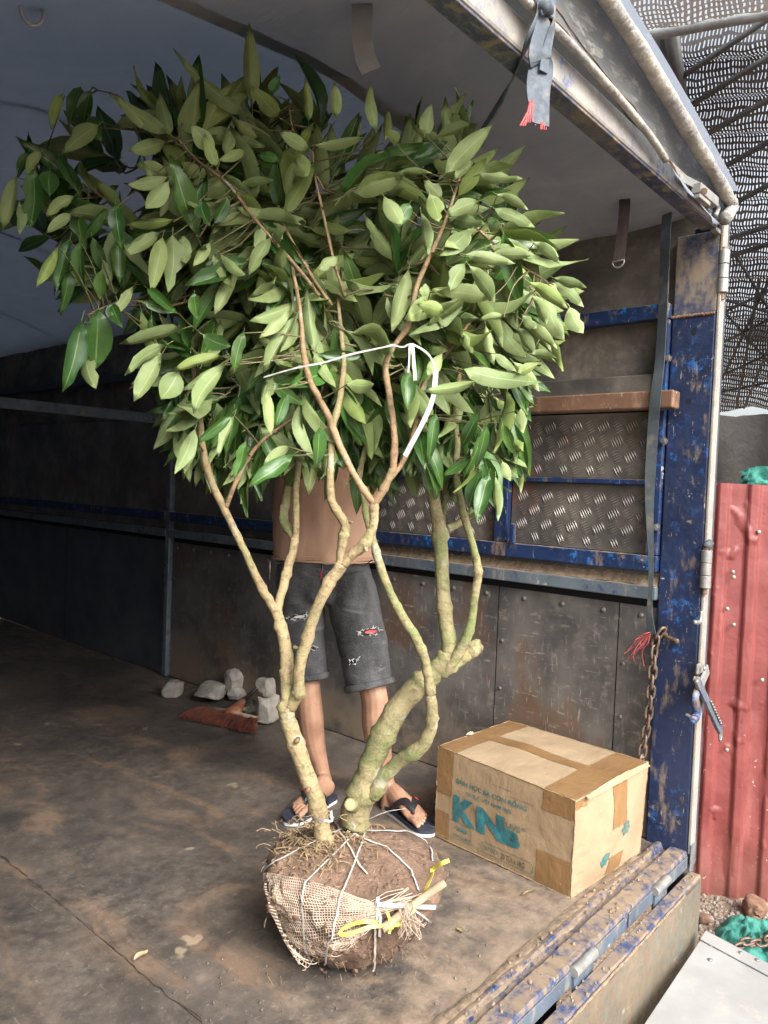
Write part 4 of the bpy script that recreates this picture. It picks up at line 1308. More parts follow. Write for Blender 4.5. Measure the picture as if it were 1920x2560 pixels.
# ================================================================== TREE WITH ROOT BALL
def m_soil():
    n = NT('clay_soil')
    a = n.noise(5, 6, .62); b = n.noise(38, 6, .7); c = n.noise(12, 5, .6)
    col = n.mix(n.ramp(a, .3, .7), (.085, .052, .036), (.235, .148, .10))
    col = n.mix(n.math('MULTIPLY', n.ramp(b, .55, .7), .6), col, (.34, .23, .16))
    col = n.mix(n.math('MULTIPLY', n.ramp(n.noise(16, 7, .75), .56, .66), .8), col, (.06, .036, .025))
    return n.fin(col, .92, n.bump(n.math('ADD', n.math('ADD', c, n.math('MULTIPLY', b, .5)), n.math('MULTIPLY', n.vor(26, feat='DISTANCE_TO_EDGE'), .15)), 1.0, .022))
M['soil'] = m_soil()
def m_bark(name, ca, cb, green, gamt):
    n = NT(name)
    a = n.noise(7, 5, .6); b = n.noise(60, 5, .7)
    ring = n.noise(34, 4, .7, n.mapv((.5, .5, 1.9)), dist=.5)
    col = n.mix(n.ramp(a, .3, .7), ca, cb)
    col = n.mix(n.math('MULTIPLY', n.ramp(n.noise(9, 5, .62), .42, .62), gamt), col, green)
    col = n.mix(n.math('MULTIPLY', n.ramp(ring, .55, .68), .35), col, tuple(c * .5 for c in ca))
    col = n.mix(n.math('MULTIPLY', n.ramp(n.noise(15, 5, .55), .60, .66), .65), col, (.44, .43, .33))
    col = n.mix(n.math('MULTIPLY', n.ramp(b, .50, .64), .65), col, (.11, .085, .045))
    col = n.mix(n.math('MULTIPLY', n.ramp(n.noise(20, 7, .75), .52, .64), .65), col, tuple(c * .45 for c in cb))
    return n.fin(col, .85, n.bump(n.math('ADD', n.math('MULTIPLY', ring, .45), n.math('MULTIPLY', b, .9)), .8, .008))
M['bark_a'] = m_bark('pale_tan_bark', (.29, .215, .115), (.40, .315, .175), (.235, .24, .10), .55)
M['bark_b'] = m_bark('mossy_green_bark', (.235, .20, .105), (.33, .275, .145), (.165, .205, .07), .85)
M['bark_t'] = m_bark('thin_branch_bark', (.30, .19, .105), (.42, .285, .165), (.24, .22, .10), .3)
M['cutwood'] = simple('fresh_cut_wood', (.55, .34, .16), .8, .3, 40, .3)
M['leaf_u'] = mk_leaf('leaf_underside', (.25, .335, .135), (.37, .46, .19), (.42, .51, .23), .5, .4, .32, .50)
M['leaf_t'] = mk_leaf('leaf_upper', (.030, .092, .022), (.07, .17, .034), (.19, .31, .075), .24, .55, .18, .10)
M['twine'] = simple('white_plastic_tie', (.50, .49, .48), .4, .35, 30, .1)
M['twine_dirty'] = simple('soiled_plastic_tie', (.50, .44, .37), .5, .25, 30, .1)
M['yellow'] = simple('yellow_plastic_tape', (.62, .56, .10), .4, .2, 30, .1)
M['netfib'] = simple('beige_netting', (.50, .40, .31), .7, .2, 30, 0)
M['root'] = simple('dry_root_fibre', (.30, .215, .12), .9, .45, 30, .2)
M['straw'] = simple('dead_leaf_litter', (.23, .16, .09), .9, .5, 20, .3)
M['stick'] = simple('weathered_stick', (.33, .25, .16), .85, .3, 20, .3)

BC = V(-1.225, .478, 0)
tree = thing('sapling_tree', BC, 'leafy multi-stemmed young tree with a netted clay root ball on the truck floor', 'tree')
prof_b = [(0, 0), (.055, .0), (.105, .010), (.150, .040), (.190, .095), (.222, .155), (.236, .195), (.232, .225), (.212, .245), (.165, .262), (.11, .278), (.05, .287), (0, .289)]
pb = smooth_path(prof_b, 3)
bm = MB(); NTH = 96
vs = []
for (r_, z) in pb:
    for k in range(NTH):
        a = 2 * math.pi * k / NTH
        d_ = V(math.cos(a), math.sin(a), 0)
        side = RT.dot(d_)
        rr = r_ * (1 + .035 * math.cos(2 * a + .4) + .07 * fbm((d_.x * 1.1, d_.y * 1.1, z * 4), 1.5, 3)) + .013 * fbm((d_.x * 7, d_.y * 7, z * 32), 1.0, 4) * min(1, r_ * 8)
        zz = z + (.010 * fbm((d_.x * r_ * 14, d_.y * r_ * 14, 3), 1.0, 4) - .014 * side * (r_ / .23)) * min(1, z * 6)
        off = RT * (.006 * (z / .2))
        vs.append(BC + d_ * rr + V(off.x, off.y, max(zz, 0.001)))
fs = []
K = len(pb)
for i in range(K - 1):
    for k in range(NTH):
        fs.append((i * NTH + k, i * NTH + (k + 1) % NTH, (i + 1) * NTH + (k + 1) % NTH, (i + 1) * NTH + k))
bm.add(vs, fs)
ball = bm.obj('root_ball', M['soil'], tree, smooth=True)
bvh = BVHTree.FromPolygons([Vector(v) for v in bm.v], bm.f)
def onball(px, py, off=.003, last=[2.0]):
    d_ = ray(px, py)
    h = bvh.ray_cast(CAM, d_.normalized(), 6)
    if h[0] is None:
        p = CAM + d_ * last[0]
        q = bvh.find_nearest(p)
        nn = q[1] if q[1].dot(p - q[0]) > 0 else -q[1]
        return p, nn
    nn = h[1] if h[1].dot(-d_) > 0 else -h[1]
    p = h[0] + nn * off
    last[0] = (p - CAM).dot(FW)
    return p, nn
C4 = lambda x, y: (600 + x * .3315, 1950 + y * .3315)
def hug(x, y, off):
    p, nn = onball(*C4(x, y), 0)
    return p - FW * off
def dense(pts, step=14):
    out = []
    for (a, c) in zip(pts[:-1], pts[1:]):
        k = max(1, int(math.hypot(c[0] - a[0], c[1] - a[1]) / step))
        out += [(a[0] + (c[0] - a[0]) * i / k, a[1] + (c[1] - a[1]) * i / k) for i in range(k)]
    return out + [pts[-1]]
def ball_ribbon(pts, w, m, name, off=.004, taut=True):
    P_, N_ = [], []
    for q in dense(pts, 22):
        p, nn = onball(*C4(*q), off)
        P_.append(p); N_.append(nn)
    if taut:                                    # bands span hollows instead of dipping into them
        for _ in range(6):
            for i in range(1, len(P_) - 1):
                mid = (P_[i - 1] + P_[i + 1]) / 2
                lift_ = (mid - P_[i]).dot(N_[i])
                if lift_ > 0: P_[i] = P_[i] + N_[i] * lift_ * .8
    MB().ribbon(P_, N_, w, .0012).obj(name, m, tree, auto=30)
W1, W2 = M['twine'], M['twine_dirty']
ball_ribbon([(176, 760), (180, 695), (270, 625), (500, 510), (750, 390), (940, 335), (1030, 270), (1120, 235), (1250, 215)], .0040, W1, 'tie_band', .006)
ball_ribbon([(600, 1480), (500, 1270), (482, 1060), (475, 850), (500, 780), (720, 560), (940, 338)], .0040, W1, 'tie_band', .0055)
ball_ribbon([(622, 1490), (680, 1230), (740, 980), (770, 870), (880, 590), (975, 335)], .0040, W1, 'tie_band', .006)
ball_ribbon([(700, 318), (780, 440), (860, 590), (955, 722)], .0042, W2, 'tie_band', .0065)
ball_ribbon([(740, 370), (830, 397), (1080, 396), (1320, 402), (1400, 455), (1440, 540), (1447, 620)], .0040, W1, 'tie_band', .0055)
ball_ribbon([(700, 320), (900, 440), (1100, 520), (1200, 600), (1270, 680), (1310, 760), (1340, 840)], .0040, W1, 'tie_band', .006)
ball_ribbon([(1003, 1445), (1020, 1200), (1030, 1050), (1028, 905)], .0052, W2, 'tie_band', .008)
ball_ribbon([(1030, 905), (1050, 1010), (1058, 1150)], .0066, W1, 'tie_band', .011)
# netting over one flank, gathered at the knot
top_e = [(178, 705), (300, 722), (440, 752), (620, 795), (800, 860), (1010, 930)]
bot_e = [(395, 1330), (470, 1322), (600, 1300), (760, 1245), (900, 1160), (1035, 1060)]
def lerp_e(e, t):
    k = t * (len(e) - 1); i = min(int(k), len(e) - 2); f = k - i
    return (e[i][0] + (e[i + 1][0] - e[i][0]) * f, e[i][1] + (e[i + 1][1] - e[i][1]) * f)
lef = [(178, 705), (176, 800), (190, 890), (230, 1010), (290, 1140), (395, 1330)]
def netpt(u, v):
    a = lerp_e(top_e, u); c = lerp_e(bot_e, u)
    x, y = a[0] + (c[0] - a[0]) * v, a[1] + (c[1] - a[1]) * v
    l_ = lerp_e(lef, v); st_ = (top_e[0][0] + (bot_e[0][0] - top_e[0][0]) * v, top_e[0][1] + (bot_e[0][1] - top_e[0][1]) * v)
    k = (1 - u) ** 2
    x += (l_[0] - st_[0] + 8) * k; y += (l_[1] - st_[1]) * k
    x += 5 * fbm((u * 6, v * 6, 1), 1, 2); y += 8 * fbm((u * 6, v * 6, 9), 1, 2)
    return onball(*C4(x, y), .0028)[0]
b = MB()
for j in range(25):
    v = j / 24
    b.tube([netpt(i / 46, v) for i in range(47)], .00105, 4, cap=False)
for i in range(46):
    u = (i / 45) ** 1.25 * .93
    b.tube([netpt(min(1, u + .012 * math.sin(j * .8)), j / 24) for j in range(25)], .00085, 4, cap=False)
for j in range(16):                              # folded-over lower border
    v0 = .86 + .2 * rng.random()
    b.tube([netpt(min(1, .02 + i / 24), min(1.12, v0 + .07 * math.sin(i * .5 + j))) for i in range(24)], .00095, 4, cap=False)
tag(b.obj('netting', M['netfib'], tree), kind='stuff')
# gathered fringe by the knot
b = MB()
for k in range(46):
    s = C4(1180 + 150 * rng.random(), 900 + 130 * rng.random()); e = C4(1190 + 200 * rng.random(), 1060 + 150 * rng.random())
    D_ = (hug(1260, 1000, .02) - CAM).dot(FW) - .03 * rng.random()
    m_ = ((s[0] + e[0]) / 2 + rng.uniform(-9, 9), (s[1] + e[1]) / 2 + rng.uniform(-5, 5))
    pts = smooth_path([tuple(dp(*s, D_)), tuple(dp(*m_, D_ - .01)), tuple(dp(*e, D_)), tuple(dp(e[0] + rng.uniform(-10, 10), e[1] + rng.uniform(-14, 4), D_))], 4)
    b.tube(pts, .0008, 4, cap=False)
for k in range(26):
    s = C4(930 + 40 * rng.random(), 930 + 110 * rng.random()); e = C4(1180 + 240 * rng.random(), 830 + 130 * rng.random())
    b.tube([onball(*s, .006)[0], onball((s[0] + e[0]) / 2, (s[1] + e[1]) / 2 + rng.uniform(-5, 5), .012)[0], onball(*e, .012)[0]], .0009, 4, cap=False)
tag(b.obj('net_fringe', M['netfib'], tree), kind='stuff')
# toggle stick, yellow tape, loose white tail
s0, s1 = hug(1080, 1090, .016), dp(*C4(1540, 775), (hug(1330, 900, .03) - CAM).dot(FW) + .03)
pk = MB(); pk.tube([s0, s0.lerp(s1, .5) + V(0, 0, .002), s1], [.0105, .0098, .0105], 10); pk.obj('tightening_stick', M['stick'], tree, auto=40)
MB().tube([s0 + (s0 - s1).normalized() * .001, s0 + (s0 - s1).normalized() * .003], .0100, 10).obj('stick_end', M['cutwood'], tree)
def free_ribbon(pts, w, m, name, nrm=None):
    P_ = smooth_path([tuple(hug(x, y, .034 - .12 * (d_ - 1.82)) if d_ < 1.955 else dp(*C4(x, y), d_)) for x, y, d_ in pts], 4)
    MB().ribbon(P_, nrm or [tuple(-FW + V(.4 * math.sin(i * .6), .3 * math.cos(i * .5), .5 * math.sin(i * .35))) for i in range(len(P_))], w, .001).obj(name, m, tree, auto=30)
free_ribbon([(1040, 1022, 1.845), (950, 1012, 1.835), (850, 1030, 1.825), (768, 1075, 1.82), (770, 1110, 1.815), (860, 1090, 1.82), (1000, 1050, 1.835), (1130, 1048, 1.85), (1230, 1046, 1.86), (1312, 1046, 1.87)], .0085, M['yellow'], 'yellow_tape')
free_ribbon([(1128, 1050, 1.848), (1230, 1010, 1.87), (1330, 900, 1.89), (1400, 780, 1.91), (1445, 690, 1.93), (1450, 650, 1.95), (1520, 630, 1.96), (1578, 606, 1.96)], .0105, M['yellow'], 'yellow_tape')
free_ribbon([(1108, 938, 1.845), (1122, 980, 1.845), (1136, 1045, 1.845), (1124, 1105, 1.845)], .0065, M['yellow'], 'yellow_tape')
kn = hug(1132, 1052, .034)
MB().tube([kn - RT * .008, kn, kn + RT * .008], [.004, .0085, .004], 8).obj('tape_knot', M['yellow'], tree, smooth=True)
free_ribbon([(1035, 888, 1.84), (1130, 892, 1.84), (1300, 908, 1.86), (1472, 922, 1.90)], .0105, M['twine'], 'loose_tie', nrm=tuple(-FW + V(0, 0, .3)))
free_ribbon([(1310, 935, 1.87), (1380, 985, 1.87), (1435, 1033, 1.87)], .004, M['twine'], 'loose_tie')
# trunk loop of white tie
free_ribbon([(578, 292, 1.975), (640, 305, 1.955), (692, 308, 1.965), (690, 262, 1.975), (688, 230, 1.99)], .0062, M['twine'], 'loose_tie', nrm=tuple(-FW))
# roots, straw and litter on top of the ball
b = MB()
for k in range(230):
    x, y = rng.gauss(560, 210), rng.gauss(470, 120)
    if not (220 < x < 1150 and 270 < y < 800): continue
    p, nn = onball(*C4(x, y), .002)
    L = rng.uniform(.015, .06); th = rng.random() * 6.28
    d_ = V(math.cos(th), math.sin(th), 0)
    pts = [p, p + d_ * L * .35 + nn * rng.uniform(.002, .016), p + d_ * L * .7 + V(rng.gauss(0, .008), rng.gauss(0, .008), 0) + nn * rng.uniform(.0, .014), p + d_ * L + nn * .002]
    b.tube(smooth_path([tuple(q) for q in pts], 3), rng.uniform(.0006, .0016), 4, cap=False)
for k in range(120):                             # hairs round the rim and lower flank
    px, py = C4(rng.uniform(150, 1450), rng.uniform(300, 1500))
    p, nn = onball(px, py, .001)
    if (p - BC).length > .5: continue
    d_ = (nn + V(rng.gauss(0, .6), rng.gauss(0, .6), rng.gauss(-.3, .5))).normalized()
    L = rng.uniform(.008, .028)
    b.tube([p, p + d_ * L * .5, p + d_ * L + V(0, 0, -.005)], .0007, 3, cap=False)
tag(b.obj('root_fibres', M['root'], tree), kind='stuff')
b = MB()
for k in range(420):                             # clods standing proud of the clay
    px, py = C4(rng.uniform(150, 1450), rng.uniform(420, 1500))
    p, nn = onball(px, py, -.002)
    if (p - BC).length > .45 or bvh.find_nearest(p)[3] > .02: continue
    r_ = .003 + .009 * rng.random() ** 2
    t_ = nn.orthogonal().normalized()
    b.tube([p - nn * .002, p + nn * r_ * .35 + t_ * r_ * .2, p + nn * r_ * .6], [(r_ * 1.3, r_), (r_, r_ * .85), (r_ * .3, r_ * .3)], 6)
tag(b.obj('soil_clods', M['soil'], tree, auto=60), kind='stuff')
b = MB()
for k in range(150):
    x, y = rng.gauss(560, 190), rng.gauss(450, 90)
    if not (260 < x < 1050 and 290 < y < 640): continue
    p, nn = onball(*C4(x, y), .004)
    th = rng.random() * 6.28; d_ = V(math.cos(th), math.sin(th), rng.uniform(-.3, .4)).normalized(); w = d_.cross(nn).normalized()
    L, ww = rng.uniform(.008, .024), rng.uniform(.003, .008)
    b.add([p, p + d_ * L * .5 + w * ww + nn * .005, p + d_ * L + nn * .003, p + d_ * L * .5 - w * ww * .6 + nn * .008], [(0, 1, 2), (0, 2, 3)])
tag(b.obj('leaf_litter', M['straw'], tree), kind='stuff')

# ---- stems and branches: (px, py, width px, depth)
C6 = lambda x, y, w, d_: (380 + x * .464, 1600 + y * .464, w * .464, d_)
C5 = lambda x, y, w, d_: (600 + x * .3918, 1150 + y * .3918, w * .3918, d_)
DS = lambda x, y, w, d_: (x * 1.1573, y * 1.1573, w * 1.1573, d_)
BR = {}
BR['trunkA'] = ('bark_a', [C6(930, 1085, 96, 2.03), C6(915, 1030, 94, 2.025), C6(890, 880, 92, 2.01), C6(832, 720, 94, 2.0), C6(778, 560, 90, 1.99), C6(735, 440, 88, 1.98), C6(722, 372, 88, 1.975), C6(728, 320, 74, 1.975), C6(724, 200, 74, 1.98), C5(300, 1300, 86, 1.985), C5(282, 1150, 80, 1.985), C5(245, 1010, 72, 1.985), C5(232, 945, 66, 1.985)])
BR['A2'] = ('bark_a', [C6(722, 385, 60, 1.978), C6(765, 325, 72, 1.965), C6(792, 275, 76, 1.955), C5(375, 1480, 76, 1.95), C5(385, 1300, 76, 1.93), C5(430, 1130, 76, 1.92), C5(490, 950, 76, 1.91), C5(560, 800, 78, 1.90), C5(635, 690, 84, 1.895), C5(655, 640, 74, 1.893)])
BR['A1a'] = ('bark_a', [C5(235, 985, 60, 1.985), C5(195, 910, 60, 1.98), C5(140, 820, 56, 1.97), C5(60, 650, 50, 1.96), C5(0, 520, 46, 1.95), DS(487, 1105, 17, 1.945), DS(455, 1035, 16, 1.95), DS(437, 960, 15, 1.96), DS(430, 880, 13, 1.98), DS(415, 780, 10, 2.0), DS(390, 690, 7, 2.0)])
BR['A1a2'] = ('bark_t', [DS(488, 1098, 10, 1.945), DS(508, 1045, 10, 1.93), DS(540, 985, 9, 1.94), DS(575, 945, 7, 1.95), DS(640, 900, 5, 1.97)])
BR['A1b'] = ('bark_a', [C5(232, 985, 58, 1.985), C5(262, 860, 58, 2.0), C5(295, 730, 60, 2.02), C5(325, 620, 60, 2.03), C5(352, 520, 54, 2.04), C5(356, 470, 44, 2.04), C5(357, 350, 44, 2.03), C5(356, 200, 42, 2.02), C5(374, 50, 40, 2.01), DS(650, 980, 14, 2.0), DS(655, 880, 12, 2.0), DS(640, 780, 9, 2.02), DS(600, 650, 7, 2.03)])
BR['A1b1'] = ('bark_b', [C5(350, 520, 40, 2.04), C5(318, 455, 52, 2.06), C5(282, 395, 66, 2.08), C5(278, 340, 58, 2.09), C5(296, 250, 58, 2.10), C5(305, 130, 52, 2.11), C5(290, 30, 48, 2.12), DS(610, 960, 12, 2.14), DS(580, 850, 9, 2.16), DS(520, 740, 7, 2.18)])
BR['A2a'] = ('bark_a', [C5(650, 670, 60, 1.895), C5(645, 590, 58, 1.89), C5(662, 480, 66, 1.885), C5(672, 420, 60, 1.88), C5(625, 330, 56, 1.875), C5(582, 250, 54, 1.87), C5(574, 100, 50, 1.865), C5(580, 0, 48, 1.86), DS(718, 930, 15, 1.86), DS(732, 870, 14, 1.87), DS(742, 790, 12, 1.88), DS(735, 700, 9, 1.9), DS(720, 560, 7, 1.93), DS(690, 420, 5, 1.95)])
BR['A2b'] = ('bark_a', [C5(655, 665, 66, 1.893), C5(720, 600, 70, 1.885), C5(798, 530, 76, 1.875), C5(846, 430, 62, 1.87), C5(858, 320, 62, 1.865), C5(856, 265, 58, 1.862)])
BR['A2b1'] = ('bark_t', [C5(856, 280, 46, 1.862), C5(800, 205, 46, 1.855), C5(738, 110, 44, 1.85), DS(735, 965, 15, 1.84), DS(705, 890, 15, 1.83), DS(670, 825, 14, 1.82), DS(655, 755, 12, 1.815), DS(650, 690, 10, 1.82), DS(640, 620, 8, 1.84), DS(612, 490, 6, 1.87)])
BR['A2b2'] = ('bark_t', [C5(856, 280, 50, 1.862), C5(905, 205, 52, 1.855), C5(965, 80, 50, 1.85), DS(850, 1000, 16, 1.845), DS(852, 940, 15, 1.84), DS(842, 860, 14, 1.83), DS(833, 790, 13, 1.82), DS(850, 750, 12, 1.81), DS(882, 700, 12, 1.80), DS(900, 620, 11, 1.79), DS(930, 550, 10, 1.79), DS(962, 478, 8, 1.79), DS(985, 410, 6, 1.81), DS(1005, 340, 4, 1.84)])
BR['A2b3'] = ('bark_t', [DS(840, 1040, 10, 1.855), DS(880, 980, 11, 1.86), DS(900, 900, 10, 1.865), DS(915, 830, 9, 1.87), DS(960, 770, 7, 1.88), DS(1020, 690, 5, 1.9)])
BR['trunkB'] = ('bark_b', [C6(1085, 1000, 160, 2.10), C6(1098, 920, 158, 2.095), C6(1140, 800, 150, 2.085), C6(1185, 660, 132, 2.07), C6(1245, 510, 130, 2.06), C6(1330, 360, 124, 2.05), C6(1440, 240, 122, 2.05), C5(1225, 1375, 130, 2.05), C5(1300, 1290, 122, 2.05), C5(1338, 1200, 108, 2.05), C5(1318, 1060, 98, 2.06), C5(1296, 850, 90, 2.07), C5(1284, 620, 90, 2.08), C5(1276, 460, 98, 2.085), C5(1245, 300, 76, 2.09), C5(1218, 150, 74, 2.09), C5(1205, 70, 70, 2.09)])
BR['B1a'] = ('bark_b', [C5(1205, 90, 60, 2.09), C5(1170, 20, 44, 2.07), DS(905, 985, 12, 2.05), DS(890, 900, 9, 2.03), DS(860, 800, 7, 2.01)])
BR['B1b'] = ('bark_b', [C5(1208, 90, 60, 2.09), C5(1255, 30, 50, 2.10), DS(965, 965, 14, 2.11), DS(975, 880, 12, 2.12), DS(960, 760, 9, 2.14), DS(930, 600, 7, 2.16)])
BR['B1c'] = ('bark_b', [C5(1285, 420, 50, 2.09), C5(1296, 320, 44, 2.14), C5(1305, 150, 46, 2.17), C5(1320, 20, 44, 2.18), DS(985, 930, 14, 2.19), DS(1010, 820, 9, 2.2), DS(1040, 700, 6, 2.2)])
BR['B1d'] = ('bark_b', [C5(1320, 440, 52, 2.085), C5(1380, 412, 50, 2.11), C5(1450, 360, 44, 2.14), C5(1480, 290, 36, 2.15), C5(1460, 150, 36, 2.16), C5(1440, 40, 32, 2.17), DS(1020, 960, 8, 2.18), DS(1050, 860, 6, 2.18)])
BR['B1e'] = ('bark_b', [C5(1440, 372, 26, 2.12), C5(1530, 322, 24, 2.08), DS(1050, 1085, 4, 2.06)])
BR['B2'] = ('bark_b', [C5(1290, 1370, 74, 2.045), C5(1360, 1285, 76, 2.03), C5(1425, 1180, 72, 2.02), C5(1470, 1060, 60, 2.01), C5(1500, 860, 56, 2.0), C5(1518, 710, 58, 1.99), C5(1492, 570, 52, 1.985), C5(1440, 390, 50, 1.98), C5(1402, 230, 46, 1.975), C5(1378, 60, 42, 1.97), DS(988, 960, 14, 1.965), DS(982, 880, 12, 1.96), DS(1000, 780, 9, 1.95), DS(1040, 660, 7, 1.94), DS(1060, 540, 5, 1.95)])
BR['Bstub'] = ('bark_b', [C5(1340, 1345, 60, 2.05), C5(1400, 1280, 76, 2.055), C5(1460, 1230, 92, 2.06), C5(1498, 1200, 100, 2.065), C5(1522, 1190, 84, 2.067), C5(1534, 1184, 40, 2.068)])
BR['B3'] = ('bark_b', [C6(1190, 830, 90, 2.07), C6(1235, 758, 78, 2.05), C6(1330, 655, 74, 2.03), C6(1430, 592, 76, 2.0), C6(1490, 510, 72, 1.98), C6(1508, 420, 64, 1.965), C6(1500, 300, 62, 1.955), C5(1212, 1470, 66, 1.95), C5(1196, 1370, 64, 1.945), C5(1178, 1265, 62, 1.94), C5(1115, 1125, 62, 1.935), C5(1040, 1010, 62, 1.935), C5(975, 880, 56, 1.94), C5(905, 710, 56, 1.95), C5(862, 560, 48, 1.96), C5(830, 450, 46, 1.985), C5(800, 330, 44, 2.0), C5(795, 250, 42, 2.01), C5(760, 120, 40, 2.02), DS(790, 960, 11, 2.03), DS(800, 860, 9, 2.04), DS(790, 740, 7, 2.06)])
for nm, a in dict(T1=[DS(690, 640, 8, 1.84), DS(640, 575, 8, 1.83), DS(590, 520, 7, 1.82), DS(540, 460, 7, 1.81), DS(490, 395, 6, 1.80), DS(425, 345, 5, 1.80), DS(385, 300, 4, 1.79)],
                  T2=[DS(712, 655, 7, 1.85), DS(670, 590, 7, 1.84), DS(620, 500, 6, 1.83), DS(600, 440, 5, 1.85)],
                  T3=[DS(745, 640, 7, 1.88), DS(720, 560, 6, 1.86), DS(700, 470, 6, 1.86), DS(680, 380, 5, 1.87), DS(675, 320, 4, 1.88)],
                  T4=[DS(340, 560, 6, 2.0), DS(280, 480, 6, 1.98), DS(220, 425, 5, 1.95), DS(150, 380, 5, 1.93), DS(90, 350, 4, 1.9)],
                  T5=[DS(430, 640, 6, 1.98), DS(370, 660, 5, 1.93), DS(290, 650, 5, 1.88), DS(235, 660, 4, 1.84), DS(190, 680, 4, 1.82)],
                  T6=[DS(330, 420, 5, 2.0), DS(300, 300, 5, 1.97), DS(265, 215, 4, 1.95), DS(210, 195, 3, 1.93)],
                  T7=[DS(1005, 470, 6, 1.82), DS(1060, 520, 6, 1.82), DS(1120, 570, 5, 1.81), DS(1170, 600, 4, 1.81)],
                  T8=[DS(700, 410, 5, 1.9), DS(640, 300, 5, 1.92), DS(625, 240, 4, 1.92), DS(628, 225, 4, 1.9)]).items():
    BR[nm] = ('bark_t', a)
branch_pts = []
NODES = {}
for nm, (mt, pl) in BR.items():
    sm = smooth_path(pl, 5)
    P_, R_ = [], []
    for i, (x, y, w, d_) in enumerate(sm):
        r_ = max(.0012, w * .5 * d_ / FPX)
        j = 1 + .10 * fbm((i * .35, len(nm), sum(map(ord, nm)) * .1), 1, 2) + (.20 if (i * 3 + len(nm)) % 11 == 0 and w > 10 else 0)
        P_.append(dp(x, y, d_) + V(*(r_ * .16 * fbm((i * .5, k * 9.1, sum(map(ord, nm)) * .37), 1, 2) for k in range(3))))
        R_.append(r_ * j)
        if y < 1240: branch_pts.append((P_[-1], r_))
    big = max(p[2] for p in pl) > 30
    b = MB(); b.tube(P_, R_, 14 if big else 8)
    b.obj('trunk' if nm.startswith('trunk') else ('twig' if nm[0] == 'T' and len(nm) == 2 else 'branch'), M[mt], tree, smooth=True)
# little pruned spurs and the cut face on the thick stem
for (x, y, dx, dy, w, d_) in ((697, 400, 24, -4, 9, 1.862), (800, 560, 10, 26, 14, 1.862), (346, 1195, 22, 6, 16, 1.97), (1545, 720, 6, -30, 0, 0)):
    if w == 0: continue
    a = C5(x, y, w, d_); c = C5(x + dx, y + dy, w, d_ - .006)
    MB().tube([dp(a[0], a[1], a[3]), dp(c[0], c[1], c[3])], [w * .3918 * 1.0 * d_ / FPX, w * .3918 * .5 * d_ / FPX], 7).obj('spur', M['bark_a'], tree, smooth=True)
a = dp(*C6(1085, 895, 1, 1)[:2], 2.06); c = dp(*C6(1070, 885, 1, 1)[:2], 2.012)
st = MB(); st.tube([a, c], [.019, .0165], 12); so = st.obj('pruned_stub', M['bark_b'], tree, auto=50)
MB().tube([c, c + (c - a).normalized() * .0012], [.0130, .0125], 12).obj('cut_face', M['cutwood'], so, auto=40)
for (x, y, d_) in ((778, 548, 1.955), (838, 815, 1.972)):
    q = C6(x, y, 1, 1); p = dp(q[0], q[1], d_)
    MB().tube([p + FW * .012, p - FW * .0005], [.008, .0055], 7, flat=1.5).obj('bark_scar', M['rust'], tree, smooth=True)

# ---- leaves
def leaf_mesh(k):
    rr = random.Random(100 + k)
    curl = rr.uniform(-.02, .48); fold = rr.uniform(.10, .75); wav = rr.uniform(0, .03); bend = rr.uniform(-.11, .11); blunt = rr.uniform(.8, 1.15); bite = (rr.randint(2, 5), rr.choice((-1, 1)), rr.uniform(.35, .7)) if k % 4 == 1 else None
    n_ = 6
    vs, fs, uv, mi = [], [], [], []
    def row(t):
        KT = ((0, .03), (.08, .36), (.2, .74), (.4, 1.0), (.6, .95), (.8, .60), (.92, .22), (1, .0))
        tt = t ** blunt; w = 0.0
        for (a_, wa), (b_, wb) in zip(KT[:-1], KT[1:]):
            if a_ <= tt <= b_: w = wa + (wb - wa) * (tt - a_) / (b_ - a_)
        z = -curl * t * t + .02 * math.sin(t * 7 + k)
        return t, w, z
    for side in (1, -1):
        base = len(vs)
        for i in range(n_ + 1):
            t, w, z = row(i / n_)
            off = side * .0035
            for sx in (-1, 0, 1):
                x = sx * w * .5 * (bite[2] if bite and bite[0] == i and bite[1] == sx else 1)
                vs.append((x + bend * math.sin(math.pi * t), t, z + off + abs(x) * fold * .5 + (wav * math.sin(i * 2.1 + sx) if sx else 0)))
                uv.append((.5 + sx * .5, t))
        for i in range(n_):
            for c in (0, 1):
                a = base + i * 3 + c
                for q in (((a, a + 1, a + 4), (a, a + 4, a + 3)) if c == 0 else ((a, a + 1, a + 3), (a + 1, a + 4, a + 3))):
                    fs.append(q if side == 1 else q[::-1]); mi.append(0 if side == 1 else 1)
    base = len(vs)
    for (y, z) in ((-.14, .02), (.0, 0)):
        for a in range(3):
            vs.append((.018 * math.cos(a * 2.094), y, z + .010 * math.sin(a * 2.094))); uv.append((.5, 0))
    for a in range(3):
        fs.append((base + a, base + (a + 1) % 3, base + 3 + (a + 1) % 3, base + 3 + a)); mi.append(1)
    return vs, fs, uv, mi
VAR = [leaf_mesh(k) for k in range(14)]
def build_leafdata(name, items):
    vs, fs, uv, mi = [], [], [], []
    for (k, Mx) in items:
        b0_ = len(vs)
        v_, f_, u_, m_ = VAR[k]
        vs += [tuple(Mx @ Vector(p)) for p in v_]
        uv += u_; mi += m_
        fs += [tuple(b0_ + i for i in f) for f in f_]
    me = bpy.data.meshes.new(name)
    me.from_pydata(vs, [], fs)
    me.materials.append(M['leaf_t']); me.materials.append(M['leaf_u'])
    me.polygons.foreach_set('material_index', mi)
    me.polygons.foreach_set('use_smooth', [True] * len(fs))
    ul = me.uv_layers.new(name='UVMap')
    idx = [0] * len(me.loops); me.loops.foreach_get('vertex_index', idx)
    ul.data.foreach_set('uv', [c for i in idx for c in uv[i]])
    me.update()
    return me
leaf_me = [build_leafdata('leaf', [(k, Matrix.Identity(4))]) for k in range(len(VAR))]
